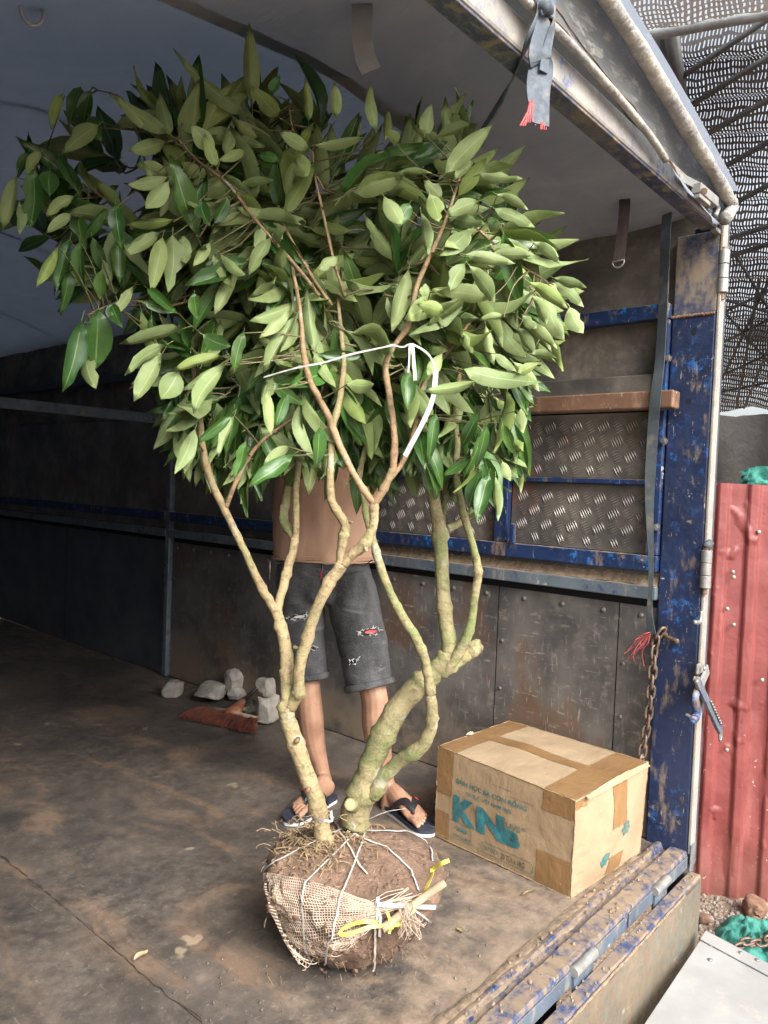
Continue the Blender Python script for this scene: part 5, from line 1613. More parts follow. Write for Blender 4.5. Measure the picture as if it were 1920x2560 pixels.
def leaf_mat(base, tip, width, under, roll):
    y = tip - base; L = y.length; y.normalize()
    tocam = (CAM - base).normalized()
    n0 = tocam - y * tocam.dot(y)
    n0 = n0.normalized() if n0.length > .05 else y.orthogonal().normalized()
    z = -n0 if under else n0
    x = y.cross(z)
    z = (Matrix.Rotation(roll, 3, y) @ z); x = y.cross(z)
    return Matrix(((x.x * width, y.x * L, z.x * L, base.x), (x.y * width, y.y * L, z.y * L, base.y), (x.z * width, y.z * L, z.z * L, base.z), (0, 0, 0, 1)))
LEAVES = []          # (depth, variant, matrix)
ANCH = []
def hand(ox, oy, sc, rows, d0):
    for (bx, by, tx, ty, w, s) in rows:
        b_ = (ox + bx * sc, oy + by * sc); t_ = (ox + tx * sc, oy + ty * sc)
        d1 = d0 + rng.uniform(-.05, .05)
        pl = math.hypot(t_[0] - b_[0], t_[1] - b_[1]) * d1 / FPX
        tilt = rng.uniform(-.45, .35) * pl
        B_, T_ = dp(*b_, d1), dp(*t_, d1 + tilt)
        wid = max(w * sc * d1 / FPX * .92, .23 * pl)
        LEAVES.append((d1 - .25, rng.randrange(len(VAR)), leaf_mat(B_, T_, wid, s == 'U', rng.uniform(-.45, .45))))
        ANCH.append(B_ + FW * rng.uniform(.0, .02))
S1 = .5787
hand(0, 0, S1, [(1090, 460, 1085, 135, 75, 'U'), (1060, 490, 800, 330, 42, 'U'), (1205, 505, 1108, 402, 82, 'U'), (735, 580, 690, 405, 76, 'U'), (722, 575, 532, 478, 78, 'U'), (715, 612, 538, 662, 72, 'U'), (800, 705, 702, 628, 84, 'U'), (728, 760, 588, 700, 70, 'U'), (722, 765, 548, 802, 66, 'U'), (728, 785, 630, 935, 84, 'U'), (778, 782, 690, 938, 52, 'U'),
    (500, 885, 505, 1032, 78, 'T'), (350, 375, 285, 498, 78, 'T'), (392, 390, 330, 556, 74, 'T'), (272, 402, 193, 545, 52, 'U'), (385, 505, 412, 588, 88, 'T'), (145, 732, 130, 988, 100, 'T'), (215, 740, 215, 842, 96, 'T'), (72, 760, 8, 990, 72, 'U'), (85, 870, 95, 1022, 52, 'U'), (243, 668, 322, 814, 52, 'T'), (178, 655, 102, 750, 50, 'U'), (122, 660, 64, 755, 48, 'T'), (322, 848, 198, 936, 58, 'U'), (312, 925, 183, 995, 52, 'U'), (345, 920, 345, 1044, 84, 'T'), (452, 900, 363, 1048, 54, 'T'), (425, 540, 278, 655, 90, 'U'),
    (742, 950, 542, 972, 50, 'U'), (692, 1005, 533, 1088, 62, 'U'), (1245, 645, 1345, 782, 92, 'U'), (1360, 627, 1572, 618, 48, 'U'), (1332, 525, 1318, 333, 42, 'U'), (1450, 505, 1450, 358, 62, 'U'), (1625, 565, 1570, 378, 62, 'U'), (1170, 402, 1197, 322, 52, 'T'), (930, 645, 822, 542, 92, 'U'), (972, 665, 1002, 528, 62, 'U'), (935, 720, 880, 608, 60, 'U'), (870, 872, 892, 962, 78, 'T'), (925, 965, 990, 848, 62, 'T'), (1030, 797, 1204, 778, 42, 'U'), (1335, 645, 1200, 568, 64, 'U'), (860, 760, 800, 700, 70, 'U'), (1060, 650, 950, 700, 50, 'U'), (1210, 690, 1100, 660, 46, 'T'), (1250, 700, 1100, 712, 36, 'T'), (640, 560, 500, 410, 44, 'U'), (880, 560, 830, 470, 60, 'U')], 1.78)
hand(0, 560, S1, [(702, 58, 648, 284, 82, 'U'), (746, 48, 740, 292, 98, 'U'), (795, 50, 802, 182, 80, 'U'), (918, 128, 1002, 282, 52, 'U'), (952, 128, 1082, 288, 48, 'U'), (908, 82, 840, 192, 52, 'U'), (683, 38, 533, 124, 62, 'U'), (352, 418, 280, 726, 104, 'T'), (425, 368, 430, 622, 134, 'T'), (362, 540, 412, 712, 82, 'U'), (578, 268, 458, 418, 52, 'U'), (478, 345, 502, 432, 74, 'T'), (302, 68, 240, 288, 62, 'T'), (345, 78, 330, 284, 64, 'T'), (252, 98, 153, 283, 50, 'U'), (400, 58, 452, 232, 62, 'T'), (442, 198, 430, 328, 62, 'T'), (302, 198, 290, 384, 60, 'T'), (610, 368, 692, 628, 58, 'U'), (655, 388, 682, 592, 48, 'T'), (722, 520, 498, 622, 58, 'U'), (790, 452, 520, 512, 46, 'U'), (702, 558, 568, 768, 92, 'U'), (772, 638, 688, 772, 112, 'U'), (972, 608, 772, 824, 84, 'U'), (972, 598, 790, 722, 62, 'U'), (962, 572, 745, 636, 58, 'U'), (842, 888, 778, 1084, 74, 'U'), (1002, 818, 858, 952, 52, 'T'), (1012, 828, 930, 1012, 48, 'U'), (1160, 718, 1166, 918, 58, 'U'), (1380, 878, 1392, 1054, 72, 'T'), (1266, 998, 1068, 1128, 84, 'T'), (878, 478, 992, 538, 88, 'T'), (1052, 468, 1014, 628, 62, 'T'), (840, 300, 850, 412, 62, 'T'), (620, 340, 760, 384, 54, 'T'), (1170, 60, 1075, 222, 70, 'U'), (1130, 20, 1110, 100, 60, 'U'), (1250, 370, 1120, 500, 60, 'U'), (1280, 400, 1140, 640, 50, 'U'), (1460, 140, 1380, 200, 60, 'U'), (1250, 960, 1140, 1030, 60, 'U'), (1180, 690, 1300, 790, 64, 'T'), (1240, 730, 1190, 880, 60, 'T'), (1500, 690, 1630, 705, 70, 'U'), (640, 280, 760, 380, 50, 'T'), (1060, 940, 1010, 1100, 60, 'T')], 1.77)
hand(960, 560, S1, [(105, 198, 35, 472, 84, 'U'), (372, 28, 258, 155, 94, 'U'), (460, 322, 248, 278, 88, 'U'), (692, 318, 782, 505, 104, 'U'), (640, 308, 722, 444, 62, 'U'), (630, 252, 800, 365, 64, 'U'), (742, 252, 852, 357, 60, 'U'), (802, 358, 862, 472, 88, 'U'), (737, 233, 882, 272, 52, 'U'), (355, 132, 562, 170, 62, 'U'), (460, 95, 650, 140, 60, 'U'), (650, 78, 762, 152, 52, 'U'), (340, 628, 624, 716, 94, 'U'), (392, 680, 183, 728, 58, 'U'), (560, 598, 672, 724, 62, 'U'), (97, 638, 102, 804, 74, 'T'), (222, 818, 205, 1014, 54, 'T'), (402, 828, 320, 974, 64, 'T'), (442, 868, 420, 1064, 52, 'T'), (512, 858, 562, 1004, 54, 'T'), (592, 798, 602, 904, 48, 'U'), (372, 182, 520, 338, 80, 'U'), (600, 418, 752, 535, 60, 'U'), (580, 450, 655, 565, 58, 'U'), (350, 170, 280, 290, 80, 'U'), (260, 380, 140, 345, 70, 'U'), (520, 400, 410, 415, 40, 'U'), (600, 395, 660, 450, 55, 'U'), (440, 440, 475, 610, 55, 'U'), (250, 560, 180, 660, 66, 'U'), (580, 640, 668, 600, 50, 'U'), (480, 560, 560, 640, 46, 'U'), (340, 470, 385, 560, 50, 'U'), (640, 560, 740, 560, 48, 'U'), (200, 290, 150, 290, 60, 'U')], 1.76)
hand(960, 1160, S1, [(422, 28, 358, 198, 78, 'T'), (452, 48, 400, 242, 78, 'T'), (482, 58, 502, 248, 52, 'U'), (512, -10, 548, 78, 46, 'U'), (368, -20, 250, 52, 46, 'T')], 1.86)
hand(960, 0, S1, [(268, 745, 462, 543, 94, 'U'), (322, 845, 438, 678, 74, 'U'), (128, 695, 302, 588, 62, 'T'), (0, 655, 188, 640, 52, 'T'), (420, 742, 558, 690, 56, 'U'), (408, 745, 602, 805, 54, 'U'), (178, 575, 205, 448, 74, 'U'), (285, 525, 332, 423, 46, 'U'), (228, 592, 378, 530, 52, 'U'), (2, 605, 30, 478, 44, 'U'), (198, 838, 242, 985, 84, 'U'), (160, 918, 200, 1112, 62, 'U'), (412, 868, 258, 932, 72, 'U'), (280, 940, 458, 992, 62, 'U'), (375, 995, 258, 1104, 94, 'U'), (62, 746, 208, 744, 36, 'U'), (0, 848, 78, 974, 84, 'U'), (478, 900, 645, 992, 64, 'U'), (462, 1100, 642, 1102, 60, 'U'), (652, 1048, 755, 1112, 54, 'U'), (110, 880, 60, 980, 70, 'T'), (340, 560, 300, 490, 60, 'U'), (490, 840, 625, 905, 50, 'U'), (60, 620, 20, 560, 60, 'U'), (250, 640, 160, 560, 60, 'U'), (300, 770, 210, 690, 70, 'U'), (390, 700, 270, 760, 60, 'U'), (250, 860, 170, 780, 66, 'U')], 1.77)

POLY = [(20, 480), (30, 360), (110, 250), (180, 190), (260, 215), (340, 215), (420, 205), (520, 200), (600, 190), (680, 195), (740, 200), (800, 215), (860, 265), (920, 245), (990, 240), (1040, 295), (1090, 350), (1100, 410), (1160, 480), (1190, 560), (1215, 620), (1220, 700), (1180, 740), (1140, 780), (1145, 850), (1120, 900), (1095, 1000), (1060, 1040), (1000, 990), (960, 985), (880, 1000), (850, 1010), (800, 1000), (740, 1010), (690, 1000), (640, 970), (560, 985), (500, 1000), (470, 960), (430, 960), (400, 960), (350, 890), (310, 850), (290, 790), (310, 700), (270, 640), (170, 620), (110, 600), (120, 560), (170, 520), (60, 500)]
def inside(x, y):
    c = False
    n_ = len(POLY)
    for i in range(n_):
        x1, y1 = POLY[i]; x2, y2 = POLY[i - 1]
        if (y1 > y) != (y2 > y) and x < (x2 - x1) * (y - y1) / (y2 - y1) + x1: c = not c
    return c
lr = random.Random(5)
tw = MB()
nspr = 0
tries = 0
while nspr < 395 and tries < 6000:
    tries += 1
    x, y = lr.uniform(0, 1230), lr.uniform(185, 1040)
    if not inside(x, y): continue
    if x < 330 and lr.random() < .45: continue
    if nspr > 300: x, y = lr.uniform(390, 1090), lr.uniform(880, 1010)
    front = nspr < 70
    d_ = (1.84 + .10 * lr.random()) if front else 1.98 + .42 * lr.random() ** 1.1
    vx, vy = (x - 700) / 420 + lr.gauss(0, .45), (y - 640) / 330 + lr.gauss(0, .45) + (.25 if y > 420 else -.1)
    if y > 900: vx *= .4; vy = abs(vy) + .6
    l_ = math.hypot(vx, vy) or 1
    ax = (RT * (vx / l_) - UP * (vy / l_) + FW * lr.uniform(-.55, .45)).normalized()
    Ls = lr.uniform(.05, .12)
    p0 = dp(x * 1.1573, y * 1.1573, d_) - ax * ((Ls * .9 + .085) if y < 860 else (Ls * .7 + .05))
    q, _ = min(branch_pts, key=lambda t: (t[0] - p0).length_squared)
    tip_ = p0 + ax * Ls
    mid = q.lerp(p0, .5) + V(lr.gauss(0, .015), lr.gauss(0, .015), lr.gauss(0, .012))
    tw.tube(smooth_path([tuple(q), tuple(mid), tuple(p0), tuple(tip_)], 3), [.0034 - .0022 * i / 9 for i in range(10)], 5, cap=False)
    nl = lr.randint(4, 7)
    left_side = x < 420 or y > 800
    for k in range(nl):
        t = (k + .5) / nl
        B_ = p0.lerp(tip_, t)
        sd_ = ax.cross(V(lr.gauss(0, 1), lr.gauss(0, 1), lr.gauss(0, 1))).normalized()
        ang = lr.uniform(.25, 1.05) * (1.1 - .6 * t)
        dr_ = (ax * math.cos(ang) + sd_ * math.sin(ang) + V(0, 0, -.22 if y > 450 else .02)).normalized()
        L = lr.uniform(.105, .185)
        T_ = B_ + dr_ * L
        under = lr.random() < (.38 if left_side else .70) + (.1 if front else 0)
        LEAVES.append(((B_ - CAM).dot(FW) - .02, lr.randrange(len(VAR)), leaf_mat(B_, T_, L * lr.uniform(.24, .34), under, lr.gauss(0, .6))))
    nspr += 1
for B_ in ANCH:
    q, r_ = min(branch_pts, key=lambda t: (t[0] - B_).length_squared)
    mid = q.lerp(B_, .55) + V(lr.gauss(0, .008), lr.gauss(0, .008), lr.gauss(0, .008)) + FW * .015
    tw.tube(smooth_path([tuple(q), tuple(mid), tuple(B_)], 3), [.0024 - .0013 * i / 6 for i in range(7)], 4, cap=False)
tag(tw.obj('fine_twigs', M['green_twig'], tree, smooth=True), kind='stuff')
LEAVES.sort(key=lambda t: t[0])
tw_loc = WLOC[tree.name]
for (d_, k, Mx) in LEAVES[:300]:
    o = bpy.data.objects.new('leaf', leaf_me[k])
    COL.objects.link(o)
    o.parent = tree
    o.matrix_local = Matrix.Translation(-tw_loc) @ Mx
me = build_leafdata('leaves', [(k, Matrix.Translation(-tw_loc) @ Mx) for (d_, k, Mx) in LEAVES[300:]])
o = bpy.data.objects.new('leaves', me); COL.objects.link(o); o.parent = tree
tag(o, kind='stuff')
# white plastic twine round the crown
def px_ribbon(pts, w, m, name):
    P_ = smooth_path([tuple(dp(x * 1.1573, y * 1.1573, d_)) for x, y, d_ in pts], 4)
    MB().ribbon(P_, [tuple(-FW + V(.5 * math.sin(i * .5), .3 * math.sin(i * .9), .4)) for i in range(len(P_))], w, .001).obj(name, m, tree, auto=30)
px_ribbon([(570, 815, 1.80), (640, 795, 1.765), (700, 783, 1.745), (760, 765, 1.735), (830, 750, 1.73), (848, 745, 1.73)], .0050, M['twine'], 'white_twine')
px_ribbon([(848, 745, 1.73), (870, 750, 1.728), (890, 744, 1.726), (925, 765, 1.73), (940, 800, 1.735), (938, 850, 1.74)], .0045, M['twine'], 'white_twine')
px_ribbon([(942, 800, 1.735), (935, 860, 1.735), (915, 910, 1.735), (875, 985, 1.735)], .0115, M['twine'], 'white_twine')
px_ribbon([(890, 742, 1.724), (893, 770, 1.722), (897, 822, 1.72)], .008, M['twine'], 'white_twine')
px_ribbon([(885, 742, 1.724), (884, 775, 1.722), (882, 805, 1.72)], .004, M['twine'], 'white_twine')
# ================================================================== PERSON BEHIND THE TREE
def m_skin():
    n = NT('tanned_skin'); a = n.noise(9, 4, .6); b = n.noise(60, 3)
    col = n.mix(n.ramp(a, .3, .7), (.27, .145, .092), (.43, .25, .165))
    col = n.mix(n.ramp(b, .55, .72, 0, .4), col, (.20, .105, .066))
    col = n.mix(n.ramp(n.noise(22, 5, .7), .56, .7, 0, .45), col, (.24, .15, .10))
    n.fin(col, .5, n.bump(n.math('ADD', a, n.math('MULTIPLY', b, .3)), .15, .004))
    n.b.inputs['Subsurface Weight'].default_value = .08
    n.b.inputs['Subsurface Radius'].default_value = (.02, .008, .004)
    return n.mat
M['skin'] = m_skin()
def m_denim():
    n = NT('charcoal_denim'); a = n.noise(6, 6, .6, n.mapv((1.4, 1.4, .7))); w = n.noise(260, 2, .5)
    wr = n.noise(11, 4, .6, n.mapv((.6, .6, 2.2)), dist=.8)
    col = n.mix(n.ramp(a, .34, .68), (.022, .022, .024), (.085, .085, .088))
    col = n.mix(n.math('MULTIPLY', n.ramp(wr, .54, .68), .35), col, (.22, .22, .23))
    col = n.mix(n.ramp(w, .5, .7, 0, .25), col, (.2, .2, .21))
    return n.fin(col, .85, n.bump(n.math('ADD', wr, n.math('MULTIPLY', w, .15)), .45, .012))
M['denim'] = m_denim()
def m_shirt():
    n = NT('salmon_tan_shirt'); a = n.noise(4, 4, .55, n.mapv((1.3, 1.3, .6)), dist=.6)
    col = n.mix(n.ramp(a, .3, .7), (.47, .285, .19), (.55, .345, .24))
    return n.fin(col, .85, n.bump(n.math('ADD', a, n.math('MULTIPLY', n.noise(220, 2), .06)), .4, .02))
M['shirt'] = m_shirt()
M['hair'] = simple('black_hair', (.012, .011, .010), .45, .3, 60, .4)
M['sandal'] = simple('navy_rubber', (.030, .036, .055), .6, .25, 30, .15)
M['sandal_strap'] = simple('black_strap', (.016, .016, .018), .5, .2, 30, .1)
M['redlabel'] = simple('red_label', (.55, .03, .035), .5, .15)
M['white'] = simple('white_thread', (.62, .61, .59), .8, .15)
M['hole'] = simple('dark_lining', (.012, .012, .013), .9, .2)
PD = 2.98
person = thing('person', (at(800, 2020, 2, 0).x, at(800, 2020, 2, 0).y, 0), 'person in tan T-shirt, ripped charcoal denim shorts and flip-flops standing behind the tree', 'person')
BK = FW.copy(); BK.z = 0; BK.normalize()           # away from the camera
LT = V(-BK.y, BK.x, 0) * -1                        # towards image right
if LT.dot(RT) < 0: LT = -LT
skin = MB()
def limb(pts, n_=14, ref=None):
    """pts: (Vector, ra, rb)"""
    sm = smooth_path([(*p, a, b) for p, a, b in pts], 4)
    skin.tube([V(*q[:3]) for q in sm], [(q[3], q[4]) for q in sm], n_, ref=ref or tuple(LT))
# legs -----------------------------------------------------------
kR, kL = dp(768, 1690, 2.96), dp(930, 1715, 2.90)
hipR, hipL = dp(745, 1440, 3.0), dp(872, 1440, 2.98)
aR, aL = dp(812, 1958, 3.00), dp(972, 1985, 2.915)
limb([(hipR, .080, .085), (hipR.lerp(kR, .5), .072, .078), (kR, .050, .056), (dp(772, 1735, 2.955), .048, .052), (dp(776, 1790, 2.975), .052, .056), (dp(784, 1850, 2.99), .045, .050), (dp(800, 1910, 3.0), .033, .036), (aR, .029, .034), (aR + V(0, 0, -.05), .032, .040)])
limb([(hipL, .080, .085), (hipL.lerp(kL, .5), .074, .080), (kL, .054, .058), (dp(937, 1755, 2.895), .052, .055), (dp(941, 1810, 2.91), .056, .058), (dp(948, 1870, 2.92), .048, .052), (dp(961, 1935, 2.92), .035, .038), (aL, .030, .035), (aL + V(0, 0, -.05), .033, .040)])
SOLES = []
def foot(heel, toe, ank, mirror):
    f = toe - heel; f.z = 0; f.normalize()
    mid = (heel + toe) / 2
    L = .275
    H = mid - f * L / 2; H.z = 0
    s = V(f.y, -f.x, 0) * mirror                  # towards the big toe
    z0 = .026
    limb([(H + f * .012 + V(0, 0, z0 + .03), .020, .022), (H + f * .035 + V(0, 0, z0 + .034), .031, .033), (H + f * .085 + V(0, 0, z0 + .036), .034, .034), (H + f * .13 + V(0, 0, z0 + .032), .038, .028), (H + f * .175 + s * .004 + V(0, 0, z0 + .022), .043, .020), (H + f * .21 + s * .004 + V(0, 0, z0 + .014), .042, .013)], 16, ref=tuple(s))
    top = H + f * .075 + V(0, 0, z0 + .06)
    limb([(ank + V(0, 0, .01), .030, .034), (ank.lerp(top, .6) , .031, .036), (H + f * .11 + V(0, 0, z0 + .035), .030, .030)], 12)
    for k, (off, ln, r_) in enumerate(((.036, .060, .0112), (.0145, .058, .0076), (-.0035, .050, .0072), (-.0205, .041, .0068), (-.0365, .031, .0064))):
        b_ = H + f * (.195 - .006 * k) + s * off + V(0, 0, z0 + .013)
        e_ = b_ + f * ln + s * (.004 - .001 * k)
        limb([(b_, r_, r_), (b_.lerp(e_, .45) + V(0, 0, .004), r_, r_), (e_ + V(0, 0, -.002), r_ * 1.05, r_ * .9), (e_ + f * .006 + V(0, 0, -.003), r_ * .5, r_ * .45)], 8, ref=tuple(s))
    SOLES.append((H, f, s, L))
foot(at(834, 1996, 2, .0), at(714, 2064, 2, .0), aR, -1)
foot(at(958, 2012, 2, .0), at(1086, 2096, 2, .0), aL, 1)
# torso, neck, head ------------------------------------------------
pel = (hipR + hipL) / 2
def tz(z, back=0.0):
    return V(pel.x, pel.y, z) + BK * back
limb([(tz(.86), .150, .100), (tz(.97), .155, .105), (tz(1.08), .148, .098), (tz(1.20), .165, .108), (tz(1.31), .178, .108), (tz(1.385), .150, .085), (tz(1.42), .075, .065), (tz(1.45), .055, .056), (tz(1.50, -.01), .053, .056)], 20, ref=tuple(LT))
hc = tz(1.585, -.03)
limb([(tz(1.49, -.05), .036, .040), (tz(1.515, -.045), .056, .066), (tz(1.55, -.035), .066, .082), (tz(1.60, -.028), .073, .092), (tz(1.65, -.020), .071, .088), (tz(1.685, -.016), .052, .066), (tz(1.70, -.014), .022, .03)], 18)
limb([(hc + V(0, 0, .02) - BK * .075, .006, .008), (hc - BK * .102 + V(0, 0, -.015), .012, .012), (hc - BK * .092 + V(0, 0, -.025), .014, .010)], 8)
for sg in (-1, 1):
    limb([(hc + LT * sg * .066 + V(0, 0, .02), .010, .016), (hc + LT * sg * .076 + V(0, 0, .0), .010, .020), (hc + LT * sg * .068 + V(0, 0, -.03), .008, .010)], 8)
limb([(hc - BK * .088 + V(0, 0, -.052) - LT * .022, .006, .006), (hc - BK * .096 + V(0, 0, -.052), .009, .008), (hc - BK * .088 + V(0, 0, -.052) + LT * .022, .006, .006)], 8, ref=(0, 0, 1))
# arms reaching forward to hold stems ------------------------------
GRIPS = []
ARMS = []
for sg, gpx, gd in ((-1, (735, 1040), 2.40), (1, (1010, 1050), 2.42)):
    sh = tz(1.365) + LT * sg * .165
    g = dp(*gpx, gd)
    wr_ = g + BK * .075 + LT * sg * .012 + V(0, 0, -.012)
    mid = sh.lerp(wr_, .5)
    dist = (wr_ - sh).length
    h = math.sqrt(max(0, .27 ** 2 - (dist / 2) ** 2))
    el = mid + LT * sg * h * .95 + V(0, 0, -.02)
    limb([(sh - LT * sg * .03, .050, .052), (sh, .050, .052), (sh.lerp(el, .5), .043, .044), (el, .036, .036), (el.lerp(wr_, .35), .036, .036), (el.lerp(wr_, .85), .025, .025), (wr_, .022, .028), (g + BK * .04 , .016, .040), (g + BK * .026 + V(0, 0, .004), .014, .042)], 12, ref=None)
    ARMS.append((sh, el))
    for k, hz in enumerate((.034, .012, -.010, -.030)):
        R_ = .019
        pts = []
        for t in range(8):
            a = math.radians(sg * (-10) + sg * t * (32 - 2 * abs(k - 1)))
            pts.append((g + V(0, 0, hz) + BK * (R_ + .006) * math.cos(a) + LT * sg * -1 * (R_ + .004) * math.sin(a), .0088 - .0003 * t, .0088 - .0003 * t))
        limb(pts, 8, ref=(0, 0, 1))
    limb([(g + BK * .045 + LT * sg * .012 + V(0, 0, .02), .011, .011), (g + BK * .028 + LT * sg * .026 + V(0, 0, .038), .0105, .0105), (g + BK * .002 + LT * sg * .026 + V(0, 0, .046), .010, .010), (g - BK * .018 + LT * sg * .010 + V(0, 0, .044), .008, .008)], 8, ref=(0, 0, 1))
    GRIPS.append(g)
body = remeshed(skin, 'body', M['skin'], person, .0040, 1)
for i, g in enumerate(GRIPS):        # the stems being held belong to the tree
    src = dp(706 if i == 0 else 1110, 1190 if i == 0 else 1210, 2.12 if i == 0 else 2.18)
    pts = smooth_path([tuple(src), tuple(src.lerp(g, .6) + V(0, 0, -.03)), tuple(g), tuple(g + V(.01, .0, .16)), tuple(g + V(-.03, -.02, .30))], 5)
    MB().tube(pts, [.012 - .0035 * k / 20 for k in range(len(pts))], 8).obj('branch', M['bark_b'], tree, smooth=True)

# eyes and hair
for sg in (-1, 1):
    p = hc - BK * .083 + LT * sg * .030 + V(0, 0, .012)
    MB().tube([p + BK * .008, p, p - BK * .005], [.010, .012, .004], 10, flat=.6).obj('eye', M['white'], person, smooth=True)
hb = MB()
hs = [(tz(1.60, .022), .070, .078), (tz(1.64, .0), .078, .094), (tz(1.68, -.012), .070, .084), (tz(1.712, -.012), .045, .055), (tz(1.722, -.012), .012, .016)]
sm = smooth_path([(*p, a, b) for p, a, b in hs], 4)
hb.tube([V(*q[:3]) for q in sm], [(q[3], q[4]) for q in sm], 22, ref=tuple(LT))
hb.obj('hair', M['hair'], person, smooth=True)

# shorts -----------------------------------------------------------
sh_ = MB()
def loft(mb_, pts, n_=22, ref=None, cap=True):
    sm = smooth_path([(*p, a, b) for p, a, b in pts], 4)
    mb_.tube([V(*q[:3]) for q in sm], [(q[3], q[4]) for q in sm], n_, cap=cap, ref=ref or tuple(LT))
loft(sh_, [(tz(1.00), .165, .115), (tz(.96), .178, .124), (tz(.90), .187, .132), (tz(.83), .185, .134), (tz(.79), .16, .12)])
hemR, hemL = dp(768, 1690, 2.955), dp(923, 1712, 2.895)
loft(sh_, [(dp(752, 1440, 2.99), .088, .118), (dp(752, 1500, 2.985), .092, .110), (dp(757, 1580, 2.97), .089, .100), (dp(763, 1640, 2.96), .085, .094), (hemR, .083, .090)])
loft(sh_, [(dp(868, 1440, 2.97), .095, .118), (dp(882, 1500, 2.955), .101, .112), (dp(900, 1580, 2.93), .098, .104), (dp(913, 1650, 2.91), .093, .098), (hemL, .090, .094)])
shorts = remeshed(sh_, 'shorts', M['denim'], person, .0085, 3, disp=lambda p: .005 * fbm((p.x * 6, p.y * 6, p.z * 13), 1.2, 3))
for c, ra, rb, dn in ((hemR, .087, .093, (kR - hipR).normalized()), (hemL, .094, .097, (kL - hipL).normalized())):
    ring = []
    w0 = LT - dn * LT.dot(dn); w0.normalize(); w1 = dn.cross(w0)
    b = MB()
    for k in range(64):
        a = 2 * math.pi * k / 64
        j = 1 + .012 * (k % 2)
        ring.append(c + w0 * ra * j * math.cos(a) + w1 * rb * j * math.sin(a))
    b.tube(ring, [(.013, .005)] * 64, 8, close=True, ref=tuple(dn))
    b.obj('cuff', M['denim'], person, smooth=True)
smesh = shorts.data; so_ = WLOC[shorts.name]
sbvh = BVHTree.FromPolygons([v.co + so_ for v in smesh.vertices], [tuple(p.vertices) for p in smesh.polygons])
def oncloth(px, py, off=.002):
    d_ = ray(px, py).normalized()
    h = sbvh.ray_cast(CAM, d_, 6)
    if h[0] is None: return dp(px, py, 2.85)
    return h[0] - d_ * off
def rip(cx, cy, w, h, m, seed, frays=18):
    rr = random.Random(seed)
    b = MB(); ring = []
    for k in range(18):
        a = 2 * math.pi * k / 18; j = 1 + rr.uniform(-.25, .2)
        ring.append(oncloth(cx + w * j * math.cos(a), cy + h * j * math.sin(a) - .12 * w * math.cos(a), .003))
    b.add(ring + [oncloth(cx, cy, .001)], [(k, (k + 1) % 18, 18) for k in range(18)])
    b.obj('ripped_hole', M['hole'], person, smooth=True)
    if m:
        b = MB(); ring = []
        for k in range(12):
            a = 2 * math.pi * k / 12
            ring.append(oncloth(cx + w * .15 + w * .55 * math.cos(a), cy + h * .55 * math.sin(a) - .12 * w * (.15 + .55 * math.cos(a)), .0045))
        b.add(ring + [oncloth(cx + w * .15, cy, .004)], [(k, (k + 1) % 12, 12) for k in range(12)])
        b.obj('lining_patch', m, person, smooth=True)
    b = MB()
    for k in range(frays):
        a = rr.random() * 6.28
        p = (cx + w * math.cos(a), cy + h * math.sin(a) - .12 * w * math.cos(a)); q = (p[0] + rr.gauss(0, 5), p[1] + rr.gauss(0, 4))
        b.tube([oncloth(*p, .004), oncloth((p[0] + q[0]) / 2, (p[1] + q[1]) / 2, .009), oncloth(*q, .005)], .0011, 4, cap=False)
    b.obj('frayed_thread', M['white'], person)
rip(923, 1580, 27, 8, M['redlabel'], 1, 34)
rip(745, 1542, 26, 6, M['white'], 2, 34)
rip(883, 1654, 9, 6, None, 3, 16)
rip(784, 1620, 8, 5, None, 4, 12)
b = MB(); b.ribbon([oncloth(804, 1428, .004), oncloth(803, 1447, .004)], tuple(-FW), .006, .001); b.obj('red_tab', M['redlabel'], person)
b = MB(); b.tube([oncloth(805, 1396 + 12 * k, .003) for k in range(10)], .0022, 5); b.obj('fly_seam', M['denim'], person, smooth=True)
for pts in ([(888, 1398), (895, 1412), (912, 1414), (930, 1400)], [(682, 1400), (690, 1408), (705, 1408), (716, 1400)]):
    b = MB(); b.tube([oncloth(x, y, .003) for x, y in pts], .0024, 5); b.obj('pocket_seam', M['denim'], person, smooth=True)
# key holder clipped at the hip
kp = dp(675, 1402, 2.90)
b = MB(); b.tube([kp, kp + V(0, 0, -.03), kp + V(0, 0, -.05)], [.004, .0045, .003], 8); b.tube([kp + V(0, 0, -.05), kp + V(.002, 0, -.075)], .002, 6)
b.obj('key_clip', M['steel'], person, smooth=True)

# shirt --------------------------------------------------------------
st_ = MB()
hz = dp(800, 1398, 2.98).z
loft(st_, [(tz(hz), .204, .140), (tz(hz + .06), .203, .140), (tz(1.08), .200, .137), (tz(1.20), .200, .135), (tz(1.31), .198, .128), (tz(1.375), .168, .100), (tz(1.41), .105, .080), (tz(1.425), .072, .070)], 28)
for (s0, e0) in ARMS:
    loft(st_, [(s0.lerp(tz(1.33), .45), .075, .085), (s0, .068, .072), (s0.lerp(e0, .45), .064, .066), (s0.lerp(e0, .72), .064, .066)], 16, ref=(0, 0, 1))
def wrinkle(p):
    return .016 * fbm((p.x * 4, p.y * 4, p.z * 2.4), 1.3, 3) + .003 * math.sin(LT.dot(p) * 60) * max(0, 1 - (p.z - hz) / .12)
remeshed(st_, 'shirt', M['shirt'], person, .0085, 3, disp=wrinkle)

for dz_, rr_ in ((.001, .0035), (.020, .0012)):
    b = MB()
    b.tube([tz(hz + dz_) + LT * (.2045 * math.cos(a)) + BK * (.1405 * math.sin(a)) for a in [k * math.pi / 32 for k in range(64)]], rr_, 6, close=True)
    b.obj('shirt_hem', M['shirt'], person, smooth=True)
